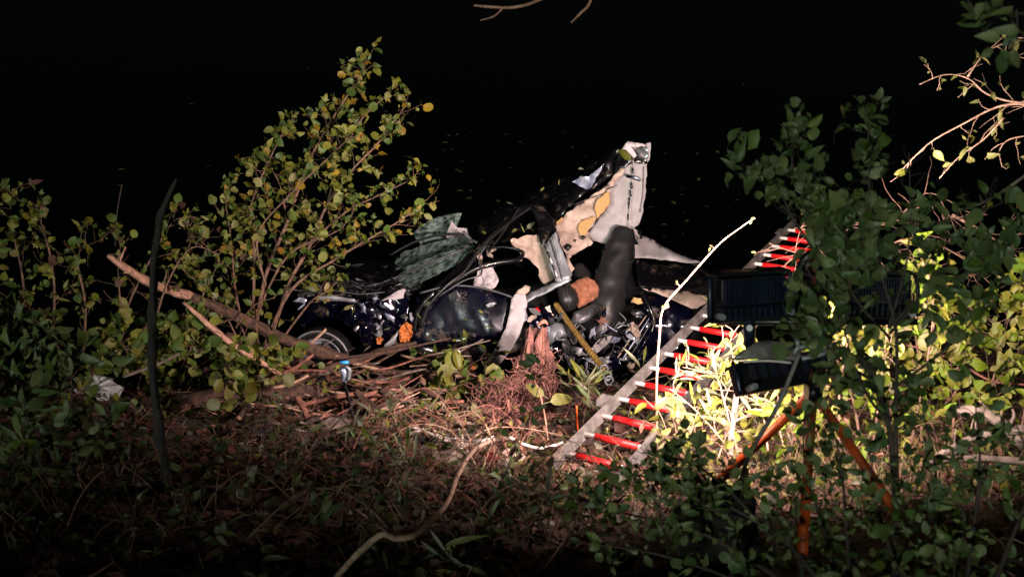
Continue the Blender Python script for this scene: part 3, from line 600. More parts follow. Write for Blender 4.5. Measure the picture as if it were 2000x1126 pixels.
head(1464, 578, .42, .235, .15, R(12), R(-10), 'lamp_head', 235, 116)
head(1712, 576, .36, .225, .15, R(-6), R(-12), 'lamp_head', 230, 130)
hd3, c3, X3, Y3, Z3 = head(1530, 728, .56, .15, .16, R(22), R(-34), 'lamp_head', 58, 160, nf=8, low=False)
LP = lambda x, y, d=LD: P(x, y, d)
def lrod(name, pts, r, mk, **k):
    m = MB(); m.tube([LP(*p) for p in pts], r, k.pop('sides', 9), **k); return m.build(name, M[mk], lp)
lrod('crossbar', [(1400, 628), (1790, 628)], .018, 'lblk', sub=1)
lrod('column', [(1590, 520, 5.15), (1590, 640, 5.15), (1588, 770, 5.10)], .022, 'lblk', sub=1)
lrod('column', [(1464, 622), (1464, 672)], .030, 'lblu', sub=1)
m = MB(); m.tube([LP(1464, 640, 5.09), LP(1464, 640, 5.05)], .016, 10, sub=1); m.build('bolt', M['steel'], lp)
# rounded carrying handle with red pads
lrod('handle', [(1566, 556, 5.05), (1566, 516, 5.05), (1588, 494, 5.05), (1608, 516, 5.05), (1608, 556, 5.05)], .022, 'lblk')
for y_ in (505, 524, 546): lrod('handle_pad', [(1590, y_ - 7, 4.99), (1591, y_ + 6, 4.99)], .017, 'reds', sub=1, flat=.6)
sheet('reflector_cover', [(1428, 702, 5.01), (1440, 692, 5.01), (1476, 668, 5.05), (1500, 664, 5.07), (1540, 672, 5.07), (1562, 684, 5.07), (1560, 702, 5.01)], M['alu'], lp, crumple=.015, res=10, thick=.004)
lrod('cover_rim', [(1452, 706, 4.98), (1500, 704, 4.98), (1545, 708, 4.98)], .006, 'white')
lrod('yoke', [(1552, 690, 4.95), (1560, 678, 4.95), (1590, 678, 4.95), (1612, 682, 4.95), (1624, 672, 4.95)], .011, 'steel')
lrod('yoke', [(1566, 700, 4.95), (1596, 694, 4.95), (1614, 688, 4.95)], .011, 'steel')
lrod('yoke', [(1556, 660, 4.95), (1562, 690, 4.95)], .012, 'steel', sub=1)
top = LP(1588, 765, 5.20)
for (fx, fy, a, bcol) in ((1325, 1015, 0, 0), (1562, 1150, 0, 0), (1782, 1045, 0, 0)):
    foot = G(fx, fy); m = MB(); m.tube([top, top.lerp(foot, .86)], .024, 10, sub=1, rough=.05); lg = m.build('leg', M['orpole'], lp)
    m = MB(); m.tube([top.lerp(foot, .84), foot], .015, 8, sub=1); m.build('foot', M['steel'], lg)
lrod('leg_bracket', [(1575, 765, 5.10), (1602, 765, 5.10)], .05, 'lblk', sub=1)
m = MB(); m.tube([P(1562, 688, 4.9), P(1520, 790, 4.75), P(1458, 900, 4.6), P(1440, 1000, 4.3), P(1428, 1135, 3.95)], .011, 8, sub=6, rough=.15)
m.build('grey_rope', M['grope'], label='slack grey rope hanging from the floodlights towards the lower edge of the photo', cat='rope')

# ------------------------------------------------------------------ logs and branches
def log(pts, r, mk, label, cut='barkp', name='log', cat='log', rough=.35, lift=None, sides=14, ends=None):
    W = []
    for p in pts:
        W.append(P(*p) if len(p) == 3 else G(p[0], p[1], (lift if lift is not None else (r if not isinstance(r, (list, tuple)) else r[0]) * 1.1)))
    r = [q * .78 for q in r] if isinstance(r, (list, tuple)) else r * .85
    m = MB(); cu = m.tube(W, r, sides, rough=rough * 1.6, sub=9, capmi=1)
    rr = r if isinstance(r, (int, float)) else sum(r) / len(r)
    if rr > .015:
        kr = random.Random(int(W[0].x * 1000))
        for _ in range(kr.randint(2, 5)):
            f_ = kr.uniform(.15, .85) * (len(cu) - 1); c_ = cu[int(f_)].lerp(cu[int(f_) + 1], f_ % 1); d_ = (rv(kr, 1) + Vector((0, -.3, .8))).normalized(); l_ = kr.uniform(.03, .16) + rr
            m.tube([c_, c_ + d_ * l_ * .6, c_ + (d_ + rv(kr, .2)) * l_], [rr * .45, rr * .25, rr * .16], 7, rough=.5, capmi=1, sub=3)
    pass
    return m.build(name, [M[mk], M[cut]], label=label, cat=cat)
log([(212, 500, 8.5), (290, 550, 8.8), (372, 578, 9.15)], [.025, .05, .055], 'barkp', 'peeled pink upper end of the long fallen trunk left of the wreck', name='branch', cat='branch')
log([(366, 576, 9.2), (450, 612, 9.3), (560, 664, 9.4), (640, 690, 9.5), (740, 724, 9.5), (832, 738, 9.5)], [.055, .06, .065, .07, .065, .05], 'bark', 'longest brown fallen trunk sloping down in front of the front wheel', cut='cut')
log([(358, 590, 8.3), (420, 645, 8.35), (480, 690, 8.4), (556, 736, 8.45)], [.018, .03, .032, .02], 'barkp', 'slender peeled pink branch sloping down to the right above the log pile', name='branch', cat='branch')
log([(440, 655, 9.25), (520, 684, 9.25), (610, 716, 9.25)], [.05, .062, .055], 'bark', 'short brown log just below the longest fallen trunk')
log([(275, 792, 8.6), (350, 790, 8.6), (435, 770, 8.65), (520, 770, 8.7), (625, 763, 8.8)], [.10, .10, .09, .08, .07], 'bark', 'thick pinkish brown log lying level at the bottom left of the pile')
log([(440, 782, 8.6), (540, 756, 8.8), (600, 735, 9.0), (700, 700, 9.3), (812, 670, 9.6)], [.05, .048, .045, .042, .035], 'bark', 'long branch rising to the right with an orange cut end by the front door', cut='cut')
log([(695, 764, 8.3), (730, 800, 8.2), (770, 836, 8.0)], [.042, .045, .045], 'bark', 'short dark branch with a round orange cut end under the log pile', cut='cut')
log([(580, 775, 8.3), (600, 812, 8.2), (614, 850, 8.0)], .034, 'barkr', 'short reddish branch leaning below the blue-topped stake', name='branch', cat='branch', lift=.08)
log([(640, 748, 9.3), (740, 750, 9.25), (828, 744, 9.2)], .062, 'bark', 'straight dark log in the middle of the pile, right of the blue-topped stake')
log([(650, 778, 9.0), (750, 776, 8.95), (842, 778, 8.9)], .066, 'bark', 'dark mossy log second from the bottom of the pile')
log([(765, 802, 8.7), (850, 798, 8.65)], .062, 'bark', 'short thick log at the lower right of the pile')
log([(925, 738), (912, 718), (906, 704)], .035, 'bark', 'small upright sawn stub with an orange end below the hanging airbag', cut='cut', name='stub', cat='branch', lift=.12)
log([(575, 850, 7.9), (605, 836, 7.9), (638, 822, 7.85)], [.08, .085, .08], 'barkg', 'short fat sawn log with a bright cut face lying in the leaves', cut='splint')
log([(800, 868), (870, 862), (952, 850)], .035, 'barkd', 'dark straight branch above the white cable', name='branch', cat='branch')
log([(820, 885), (900, 876), (1000, 868), (1060, 866), (1110, 880), (1148, 914)], [.03, .03, .032, .03, .03, .026], 'barkg', 'grey curved branch bending down to the foot of the ladder', name='branch', cat='branch')
log([(860, 925), (930, 950), (985, 1000), (1020, 1040)], [.02, .03, .03, .02], 'bark', 'crooked brown branch on the soil below the red leaf', name='branch', cat='branch')
log([(490, 800), (470, 840)], .02, 'bark', 'small stick standing under the thick pinkish log', name='branch', cat='branch', lift=.1)
log([(1005, 900), (1012, 880), (1030, 905)], .02, 'splint', 'small splintered chunk beside the white cable end', name='wood_splinter', cat='wood')
log([(240, 735, 7.8), (300, 714, 7.9), (350, 690, 8.0)], .014, 'barkg', 'thin pale stick crossing behind the dark sapling', name='branch', cat='branch')
log([(1860, 800, 6.3), (1930, 810, 6.2), (1980, 850, 6.1), (2040, 900, 6.0)], [.03, .045, .05, .05], 'barkg', 'thick bare grey branch at the right edge, highest of the three', name='branch', cat='branch')
log([(1830, 890, 5.8), (1900, 855, 5.9), (1980, 840, 5.9), (2050, 835, 6)], [.022, .03, .035, .035], 'barkg', 'bare branch rising to the right edge, middle of the three', name='branch', cat='branch')
log([(1800, 905, 5.7), (1900, 895, 5.8), (2050, 905, 5.8)], [.02, .028, .03], 'barkg', 'level bare branch at the right edge, lowest of the three', name='branch', cat='branch')
log([(1760, 670, 6.9), (1810, 684, 6.9), (1870, 706, 6.9), (1940, 744, 6.8), (2040, 752, 6.7)], [.008, .012, .011, .009, .008], 'barkr', 'reddish branch running through the bright leaves to the right edge', name='branch', cat='branch')
log([(1880, 412, 5.0), (1940, 385, 4.9), (2010, 338, 4.8)], [.006, .008, .010], 'barkg', 'bare curved stalk entering from the right edge over dark water', name='branch', cat='branch', sides=7)
log([(1115, 45, 6.0), (1135, 25, 6.0), (1150, 10, 6.0), (1162, -20, 6.0)], [.004, .008, .01, .01], 'barkp', 'short hanging twig tip at the top edge, right of the longer one', name='hanging_twig', cat='twig', sides=6)
tw_ = MB(); tw_.tube([P(925, 11, 6), P(960, 14, 6), (P(1000, 15, 6)), P(1040, 6, 6), P(1090, -20, 6)], [.004, .009, .008, .009, .01], 6, rough=.5); tw_.tube([P(983, 15, 6), P(965, 32, 6), P(938, 40, 6)], [.006, .005, .003], 5)
tw_.build('hanging_twig', M['barkp'], label='forked hanging twig at the top edge left of the shorter one', cat='twig')
# brown debris boards under the lamp beam
log([(1330, 800), (1420, 755), (1520, 700)], .03, 'splint', 'reddish splintered pole lying right of the ladder', name='branch', cat='branch', lift=.1)
log([(1425, 890, 5.9), (1432, 820, 6.1), (1440, 760, 6.3)], [.022, .02, .02], 'barkg', 'upright flat stick behind the orange tripod leg', name='stake', cat='stick')
# sapling trunk
m = MB(); m.tube([P(345, 350, 4.9), P(322, 400, 4.9), P(308, 460, 4.9), P(299, 560, 4.9), P(297, 680, 4.9), P(306, 800, 4.9), P(322, 905, 4.9), G(326, 960)], [.007, .012, .016, .018, .020, .022, .024, .028], 12, rough=.9, sub=10)
m.build('sapling', M['barkd'], label='thin black bare sapling standing in shadow at the left', cat='tree')  # shade is put into the near-black bark colour
# vine / pale hose
m = MB(); m.tube([P(640, 1145, 4.0), P(700, 1080, 4.15), P(745, 1043, 4.25), P(775, 1050, 4.3), P(815, 1040, 4.4), P(870, 985, 4.85), P(895, 925, 5.3), P(925, 878, 5.75), P(965, 858, 6.1)], [.014, .015, .015, .014, .015, .014, .014, .014, .012], 8, sub=7, rough=.2)
m.build('vine', M['vine'], label='long pale bent vine winding up the bank from the lower edge', cat='vine')
cb = empty('white_cable', G(900, 890), 'loops of dirty white cable on the ground left of the ladder foot', 'cable')
for q in ([(845, 878), (880, 888), (930, 893), (965, 885)], [(896, 868), (903, 885), (902, 908)], [(995, 886), (1030, 902), (1060, 910), (1100, 896)], [(800, 862), (830, 872), (870, 890), (892, 888)], [(812, 880), (836, 864), (850, 870)]):
    m = MB(); m.tube([G(a, c, .12) for a, c in q], .011, 7, sub=5); m.build('cable_loop', M['wht'], cb)
# stake with blue tap
stk = empty('stake', G(712, 905), 'thin dark metal stake topped by a silver clamp and a blue cap', 'stake')
st_top = P(672, 745, 7.7); m = MB(); m.tube([G(712, 900, 0), st_top], .012, 7, sub=1, rough=.2); m.build('rod', M['barkd'], stk)
m = MB(); m.tube([st_top, P(674, 730, 7.7), P(668, 718, 7.7)], [.02, .035, .03], 8, sub=3, rough=.4); cl = m.build('clamp', M['chrome'], stk)
m = MB(); m.tube([P(680, 742, 7.66), P(683, 722, 7.66), P(675, 715, 7.66)], [.012, .016, .01], 7); m.build('clamp', M['steel'], stk)
m = MB(); m.tube([P(664, 707, 7.68), P(681, 707, 7.68)], .013, 8, sub=1); m.build('cap', M['blue'], stk)

# root plate
rp = empty('uprooted_stump', G(1010, 850), 'shredded reddish stump with a ragged root mass in front of the wreck', 'stump')
RB = random.Random(5)
for i in range(16):
    x0 = RB.uniform(1024, 1068); y0 = RB.uniform(632, 690); q = [P(x0 + RB.uniform(-5, 5), y0, 9.05), P(x0 + RB.uniform(-6, 6), y0 + 35, 8.98), P(x0 - 6 + RB.uniform(-6, 6), y0 + 75, 8.9), P(x0 - 18, y0 + 120, 8.75)]
    m = MB(); m.tube(q, [.004, RB.uniform(.012, .03), RB.uniform(.015, .035), .02], 7, rough=1.2, sub=7, flat=.5); m.build('bark_strip', M['splint' if i % 5 == 0 else ('barkr' if i % 2 else 'root')], rp)
for q, r_ in (([(1042, 642, 9.2), (1040, 680, 9.1), (1032, 740, 9.0), (1008, 810, 8.8), (1000, 850, 8.6)], [.05, .095, .10, .13, .14]), ([(1058, 640, 9.2), (1062, 700, 9.1), (1058, 760, 9.0), (1050, 830, 8.8)], [.04, .065, .075, .10])):
    m = MB(); m.tube([P(*p) for p in q], r_, 16, rough=.9, sub=8); m.build('trunk', M['root'], rp)
m = MB(); m.tube([P(1026, 735, 8.9), P(1014, 775, 8.8), P(1005, 820, 8.7), P(1000, 870, 8.5)], [.10, .20, .29, .30], 22, rough=.9, sub=8); m.build('root_ball', M['root'], rp)
m = MB(); m.tube([P(968, 765, 8.9), P(960, 790, 8.7), P(955, 830, 8.5)], [.06, .14, .1], 14, rough=.8, sub=6); m.build('root_ball', M['root'], rp)
m = MB()
for i in range(1100):
    ax_ = RB.uniform(925, 1085); a = P(ax_, RB.uniform(690 if ax_ > 1005 else 735, 885), 8.75 + RB.uniform(-.35, .05)); q = [a]; d_ = (rv(RB, 1) + Vector((0, -.3, -.2))).normalized()
    for k in range(4): d_ = (d_ + rv(RB, .7)).normalized(); q.append(q[-1] + d_ * RB.uniform(.015, .06))
    m.tube(q, [.005, .004, .0035, .003, .002], 4, cap=False, sub=1)
m.build('roots', M['root'], rp, kind='stuff')
for q in ([(1033, 668, 8.95), (1030, 700, 8.92), (1036, 735, 8.9)], [(1050, 636, 9.05), (1062, 628, 9.05), (1070, 634, 9.05)], [(1046, 700, 8.95), (1044, 760, 8.85), (1036, 810, 8.75)], [(962, 800, 8.4), (966, 830, 8.3), (972, 850, 8.3)], [(992, 780, 8.4), (994, 806, 8.4)]):
    m = MB(); m.tube([P(*p) for p in q], [.01, .022, .006][:len(q)] if len(q) == 3 else .012, 5, rough=.8, sub=4); m.build('splinter', M['splint'], rp)

# bits lying about
def lump(name, c, r, mk, label, cat, sq=(1, 1, 1), rough=.35, n=14):
    m = MB(); vs = []
    for j in range(n + 1):
        th = math.pi * j / n
        for i in range(n):
            ph = 2 * math.pi * i / n; v = Vector((math.sin(th) * math.cos(ph), math.sin(th) * math.sin(ph), math.cos(th)))
            k = 1 + rough * noise.noise(v * 2.2 + c * 3) + rough * .5 * noise.noise(v * 6 + c)
            vs.append(c + Vector((v.x * sq[0], v.y * sq[1], v.z * sq[2])) * r * k)
    m.add(vs, [(j * n + i, (j + 1) * n + i, (j + 1) * n + (i + 1) % n, j * n + (i + 1) % n) for j in range(n) for i in range(n)], 0, rough < .5)
    return m.build(name, M[mk], label=label, cat=cat)
lump('plastic_bag', G(190, 770, .06), .13, 'clear', 'crumpled clear plastic bag in the undergrowth at the far left', 'bag', (1.2, .8, .8), .9, 16)
lump('stone', G(655, 838, .04), .10, 'barkg', 'rounded grey brown stone beside the fat sawn log', 'stone', (1.3, 1, .6))
lump('stone', G(998, 905, .04), .07, 'beige', 'small pale stone near the end of the white cable', 'stone', (1.2, 1, .7))
lump('stone', G(872, 905, .04), .08, 'barkg', 'pinkish stone under the white cable loops', 'stone', (1.4, 1, .6))
lump('stump', G(1400, 1110, .15), .20, 'barkd', 'black stump in deep shadow at the lower edge behind the dark bush', 'stump', (1, .7, 1.5), .5)
g_ = empty('wire_mesh', G(510, 850), 'small scrap of dark wire mesh under the level log', 'wire mesh')
for i in range(9):
    m = MB(); m.tube([P(492 + i * 4.5, 812, 7.6), P(488 + i * 5.5, 852, 7.4)], .0022, 4, sub=1); m.build('wire', M['steeld'], g_)
    m = MB(); m.tube([P(490, 812 + i * 5, 7.6 - i * .025), P(534, 812 + i * 5, 7.6 - i * .025)], .0022, 4, sub=1); m.build('wire', M['steeld'], g_)
def bigleaf(px, py, sz, mk, kind, label, lift=.05, d=None, yaw=0, rg=rnd):
    c = P(px, py, d) if d else G(px, py, lift)
    o = bpy.data.objects.new('fallen_leaf' if not d else 'leaf', leaf_mesh(kind, mk, 2)); col.objects.link(o)
    o.matrix_basis = leaf_matrix(c, Vector((math.cos(yaw), .2, math.sin(yaw))), sz, rg, Vector((0, -1, .7)), .25); tag(o, label, 'leaf'); return o
bigleaf(955, 925, .16, 'lred', 'maple', 'dark red lobed leaf lying below the white cable', yaw=1.3)
bigleaf(930, 848, .16, 'lpal', 'maple', 'bright yellow lobed leaf above the bent end of the vine', .12, yaw=1.7)
bigleaf(708, 850, .26, 'lrus', 'maple', 'large brown lobed leaf at the foot of the stake', yaw=.3)
bigleaf(1176, 640, .16, 'lrus', 'maple', 'curled brown leaf caught on the wreck by the seat', d=10.55, yaw=1.5)
bigleaf(1075, 784, .20, 'lpal', 'oval', 'pale leaf pair member hanging right of the stump, right one', d=8.2, yaw=.2)
bigleaf(1062, 772, .17, 'lpal', 'oval', 'pale leaf hanging right of the stump, left one', d=8.2, yaw=2.6)
bigleaf(1336, 822, .20, 'lpal', 'oval', 'white bright leaf standing in the beam right of the ladder', d=6.3, yaw=2.1)
bigleaf(330, 690, .2, 'lgrn', 'maple', 'broad green leaf beside the dark sapling', d=8.0, yaw=1.0)
bigleaf(12, 885, .14, 'lbri', 'oval', 'bright green leaf at the left edge, right one of two', d=5.2, yaw=.6)
bigleaf(2, 890, .12, 'lbri', 'oval', 'green leaf cut by the left edge', d=5.2, yaw=2.6)
bigleaf(1035, 292, .10, 'lyel', 'oval', 'pale green leaf stuck on the torn panel', d=11.7, yaw=2.4) if False else None
bigleaf(1232, 312, .17, 'lyel', 'oval', 'yellow green leaf stuck near the tip of the torn panel', d=11.7, yaw=2.4)

# ------------------------------------------------------------------ floating leaves on the water
fl = []
for i in range(110):
    for _ in range(30):
        px, py = rnd.choice([(rnd.gauss(1340, 90), rnd.uniform(280, 470)), (rnd.uniform(830, 1100), rnd.uniform(250, 400)), (rnd.uniform(60, 1800), rnd.uniform(120, 430)), (rnd.uniform(850, 960), rnd.uniform(660, 735))])
        r = ray(px, py); dd = -CAM.z / r.z; p = CAM + r * dd
        if py > 500 or p.y > 11.5: break
    me = leaf_mesh('oval', 'lpal' if i % 3 else 'lrus', i % 6)
    o = bpy.data.objects.new('floating_leaf', me); col.objects.link(o); s_ = rnd.uniform(.05, .10) * (1.4 if p.y > 16 else 1); yw = rnd.uniform(0, 6.28)
    o.matrix_basis = F_mat(Vector((p.x, p.y, .02)), Vector((math.cos(yw), math.sin(yw), 0)) * s_, Vector((-math.sin(yw), math.cos(yw), 0)) * s_, Vector((0, 0, 1)) * s_ * .3)
    tag(o, 'tiny pale leaf floating on the black water', 'leaf', 'leaves floating on the dark water')

# ------------------------------------------------------------------ SHRUBS
LY = (('lyel', 5), ('lgrn', 3), ('locr', 1.2), ('lpal', 1.2))
d = 9.7
shrub('shrub', 'tall yellow green shrub leaning up over the water in front of the car bonnet', 'shrub', G(500, 700), [
 ([(492, 690, 9.5), (520, 540, d), (560, 430, d), (600, 330, 9.8), (640, 250, 9.9), (690, 165, 9.9), (722, 122, 9.9)], .022),
 ([(520, 690, 9.5), (560, 560, 9.6), (600, 480, d), (640, 400, d), (690, 330, d), (740, 275, 9.8), (795, 205, 9.9)], .022),
 ([(510, 690, 9.5), (570, 570, 9.5), (650, 510, 9.5), (720, 470, 9.5), (780, 430, 9.5), (828, 388, 9.5)], .018, .8),
 ([(485, 690, 9.5), (462, 560, 9.6), (450, 470, 9.6), (438, 385, 9.6)], .015),
 ([(492, 690, 9.5), (500, 500, 9.6), (492, 400, 9.7), (530, 310, 9.8), (565, 240, 9.9)], .018),
 ([(530, 690, 9.4), (600, 590, 9.4), (640, 570, 9.4), (660, 545, 9.4)], .012, .5),
 ([(600, 480, 9.6), (680, 410, 9.6), (745, 380, 9.6), (815, 345, 9.6)], .012),
 ([(640, 330, 9.8), (700, 240, 9.8), (765, 175, 9.8)], .012),
 ([(560, 430, 9.7), (540, 350, 9.8), (500, 300, 9.8)], .010),
 ([(640, 400, 9.7), (650, 320, 9.8), (630, 210, 9.8)], .010),
 ([(520, 560, 9.5), (500, 460, 9.5), (560, 380, 9.5), (650, 300, 9.6), (690, 260, 9.6)], .012),
 ([(500, 620, 9.4), (560, 500, 9.5), (660, 450, 9.5), (700, 400, 9.5)], .012),
 ([(475, 690, 9.3), (440, 620, 9.3), (400, 560, 9.3), (385, 520, 9.3)], .012, .8)],
 ('round', 'oval', 'round', 'maple'), .066, LY, twl=.34, dens=14, lpt=6, lkeep=.85, twr=.0026, seed=3, t0=.18, face=Vector((.5, -.9, .5)), up=.3)
shrub('shrub', 'low yellow green shrub along the waterline at the left edge', 'shrub', G(160, 720), [
 ([(40, 720, 8.7), (50, 560, 8.8), (30, 450, 8.9), (14, 370, 8.9)], .014), ([(100, 720, 8.7), (105, 560, 8.8), (85, 450, 8.8), (60, 410, 8.9)], .014),
 ([(160, 720, 8.7), (170, 600, 8.8), (150, 500, 8.8), (200, 470, 8.8)], .014), ([(210, 700, 8.7), (255, 580, 8.8), (300, 490, 8.8), (345, 425, 8.9), (415, 425, 8.9)], .014, .8),
 ([(290, 680, 8.8), (325, 560, 8.9), (375, 480, 8.9), (425, 500, 9)], .012), ([(245, 690, 8.7), (228, 540, 8.8), (238, 470, 8.8)], .010), ([(350, 680, 8.9), (395, 580, 9), (430, 510, 9)], .012),
 ([(130, 700, 8.6), (60, 620, 8.6), (-20, 560, 8.6)], .012), ([(200, 700, 8.5), (280, 640, 8.5), (360, 640, 8.5), (430, 640, 8.6)], .012), ([(0, 720, 8.4), (-20, 600, 8.5), (0, 480, 8.6)], .012)],
 ('round', 'oval', 'maple'), .066, (('lyel', 4), ('lgrn', 3), ('lpal', .6), ('lbrn', 1)), clear=((190, 480, 460, 620, .6),), twl=.34, dens=12, lpt=6, lkeep=.85, seed=4, face=Vector((.6, -.8, .5)), up=.3)
shrub('shrub', 'dim blue green bush in shadow at the lower left edge', 'shrub', G(60, 960), [
 ([(0, 980, 5.6), (40, 860, 5.8), (60, 760, 5.9), (80, 660, 6)], .014), ([(60, 980, 5.6), (120, 860, 5.8), (140, 760, 5.9), (120, 700, 6)], .012), ([(-40, 960, 5.6), (-20, 800, 5.7), (10, 690, 5.9), (20, 600, 6)], .012),
 ([(100, 1000, 5.4), (170, 900, 5.6), (200, 820, 5.7)], .010), ([(20, 980, 5.4), (30, 900, 5.4), (60, 840, 5.4)], .010), ([(-20, 800, 5.8), (40, 700, 6), (20, 620, 6.1)], .01)],
 'oval', .085, (('ldrk', 3), ('ldr2', 2), ('lgrn', 1)), twl=.34, dens=16, lpt=6, seed=5, stemmat='twigd', face=Vector((0, -1, .5)))
DK = (('ldrk', 5), ('ldr2', 4), ('lgrn', 1.2))
shrub('bush', 'tall dark green bush in front of the floodlights', 'bush', G(1745, 1200), [
 ([(1745, 1180, 3.9), (1745, 1000, 4.1), (1735, 820, 4.2), (1670, 660, 4.3), (1625, 540, 4.4), (1580, 430, 4.5), (1545, 330, 4.5), (1537, 250, 4.5)], .016, 1),
 ([(1760, 1180, 3.9), (1755, 1000, 4.1), (1745, 820, 4.2), (1738, 650, 4.3), (1705, 480, 4.4), (1692, 340, 4.5), (1708, 215, 4.5)], .014, .9),
 ([(1600, 500, 4.4), (1550, 430, 4.5), (1510, 360, 4.5), (1440, 345, 4.5)], .007, 1.1),
 ([(1735, 640, 4.3), (1775, 520, 4.4), (1765, 430, 4.5), (1770, 300, 4.5)], .007, .7),
 ([(1700, 740, 4.2), (1620, 680, 4.3), (1580, 610, 4.3), (1570, 570, 4.3)], .008, 1.3), ([(1735, 640, 4.3), (1820, 570, 4.3), (1900, 530, 4.4), (1980, 470, 4.4)], .008), ([(1740, 760, 4.2), (1840, 680, 4.2), (1900, 600, 4.3), (1890, 480, 4.4)], .007), ([(1705, 480, 4.4), (1780, 440, 4.4), (1860, 440, 4.4), (1960, 400, 4.4)], .005, .8),
 ([(1740, 820, 4.1), (1690, 720, 4.1), (1610, 660, 4.1), (1560, 640, 4.1)], .008, 1), ([(1740, 820, 4.1), (1700, 780, 4.0), (1660, 700, 4.0), (1640, 620, 4.0)], .008, 1.2),
 ([(1625, 540, 4.4), (1590, 560, 4.3), (1560, 500, 4.3)], .006, 1), ([(1738, 660, 4.3), (1660, 560, 4.3), (1650, 470, 4.4), (1610, 420, 4.4)], .007, 1.3), ([(1738, 650, 4.3), (1780, 600, 4.2), (1800, 520, 4.2)], .007, 1),
 ([(1700, 480, 4.4), (1640, 420, 4.4), (1600, 370, 4.4)], .006, 1)],
 ('oval', 'oval', 'round'), .055, DK, twl=.24, dens=24, lpt=7, lkeep=.85, seed=6, clear=((1725, 60, 2000, 390, .9), (1375, 520, 1548, 630, .8), (1558, 480, 1618, 565, .85), (1440, 420, 1570, 550, .97), (1415, 655, 1600, 770, .85), (1660, 530, 1800, 620, .6), (1620, 600, 1790, 720, .75), (1480, 760, 1700, 1126, .35), (1780, 600, 2000, 1126, .5)), stemmat='twigd', t0=.25, face=Vector((-.2, -1, .5)), up=.25, twr=.0018)
shrub('bush', 'spreading dark bush across the lower right foreground', 'bush', G(1560, 1220), [
 ([(1640, 1190, 3.6), (1540, 1060, 3.9), (1420, 980, 4.0), (1300, 930, 4.1), (1190, 905, 4.1)], .012), ([(1600, 1190, 3.6), (1480, 1090, 3.8), (1340, 1030, 3.9), (1200, 990, 4.0), (1160, 960, 4.0)], .012),
 ([(1560, 1190, 3.5), (1420, 1120, 3.7), (1280, 1080, 3.8), (1150, 1060, 3.8)], .010, .6), ([(1640, 1190, 3.7), (1620, 1040, 4.0), (1580, 920, 4.2), (1560, 820, 4.2)], .010), ([(1660, 1190, 3.8), (1660, 1040, 4.0), (1650, 900, 4.1), (1610, 800, 4.2)], .010),
 ([(1500, 1040, 3.9), (1420, 940, 4.1), (1340, 900, 4.2), (1260, 880, 4.2)], .008), ([(1420, 1000, 4.0), (1380, 930, 4.1), (1330, 890, 4.1)], .006), ([(1540, 1060, 3.8), (1560, 980, 3.9), (1500, 930, 4.0)], .006, .8), ([(1420, 1000, 3.9), (1300, 980, 3.9), (1220, 940, 4)], .006, 1.3)],
 ('oval', 'round', 'oval'), .041, DK, twl=.24, dens=26, lpt=7, lkeep=.85, seed=7, clear=((1060, 780, 1275, 925, .9), (1480, 740, 1800, 900, .5), (1400, 780, 1540, 870, .9)), stemmat='twigd', face=Vector((-.2, -1, .5)), up=.15, twr=.002)
shrub('bush', 'dark bush filling the lower right corner', 'bush', G(1880, 1220), [
 ([(1840, 1190, 3.6), (1840, 1040, 3.8), (1820, 900, 4.0), (1790, 800, 4.1)], .012), ([(1880, 1190, 3.6), (1900, 1040, 3.8), (1920, 900, 3.9), (1900, 780, 4.0)], .012), ([(1920, 1190, 3.6), (1980, 1060, 3.7), (2010, 940, 3.8), (1990, 820, 3.9)], .012, .8),
 ([(1800, 1190, 3.7), (1740, 1080, 3.9), (1700, 960, 4.0), (1700, 880, 4.1)], .010, .9), ([(1840, 1040, 3.8), (1760, 980, 3.9), (1740, 920, 4)], .006, .9), ([(1900, 1040, 3.8), (1860, 960, 3.9), (1870, 860, 3.9)], .006), ([(1860, 1190, 3.5), (1860, 1100, 3.6), (1880, 1040, 3.6)], .006)],
 ('oval', 'round', 'oval'), .043, DK, twl=.26, dens=24, lpt=7, lkeep=.85, seed=8, clear=((1500, 700, 1780, 1010, .55), (1780, 700, 2000, 900, .5)), stemmat='twigd', face=Vector((-.2, -1, .5)), up=.2, twr=.002)
shrub('branch', 'leafy dark branch hanging in at the top right corner', 'branch', P(2080, 20, 3.6), [
 ([(2090, 10, 3.6), (2000, 18, 3.7), (1945, 25, 3.8), (1900, 70, 3.8)], .007, .8), ([(1945, 25, 3.8), (1900, 5, 3.8), (1870, -30, 3.8)], .004, .0), ([(1985, 20, 3.7), (1990, 70, 3.7), (1960, 120, 3.7)], .004, .8), ([(2080, 80, 3.7), (2010, 70, 3.7), (1960, 90, 3.7)], .004, .8)],
 'oval', .055, (('ldrk', 1), ('ldr2', 1)), twl=.18, dens=7, lpt=4, seed=9, stemmat='twigd', t0=.3, face=Vector((0, -1, .3)), droop=.15)
shrub('branch', 'spray of fine lit pink twigs reaching in from the right edge', 'branch', P(2080, 200, 6.6), [
 ([(2080, 225, 6.6), (2000, 205, 6.6), (1950, 215, 6.6), (1880, 240, 6.6), (1815, 285, 6.6), (1750, 338, 6.6)], .010, .9), ([(2060, 190, 6.6), (1985, 200, 6.6), (1925, 185, 6.6), (1890, 150, 6.6), (1850, 145, 6.6), (1790, 167, 6.6)], .008, .9),
 ([(1890, 150, 6.6), (1920, 110, 6.6), (1960, 80, 6.6)], .006, 1.2), ([(1960, 230, 6.6), (1920, 270, 6.6), (1870, 300, 6.6), (1835, 350, 6.6)], .006, 1), ([(2080, 260, 6.6), (2000, 265, 6.6), (1960, 280, 6.6), (1940, 300, 6.6)], .006, .9), ([(2060, 100, 6.7), (2000, 75, 6.7), (1960, 80, 6.7)], .006, 1.3)],
 'oval', .055, (('lpal', 4), ('lyel', 1)), twl=.32, dens=9, lpt=2, seed=10, stemmat='twigp', t0=.05, face=Vector((-.5, -.8, .3)), up=-.1, side=.6, lkeep=.75, twr=.0026)
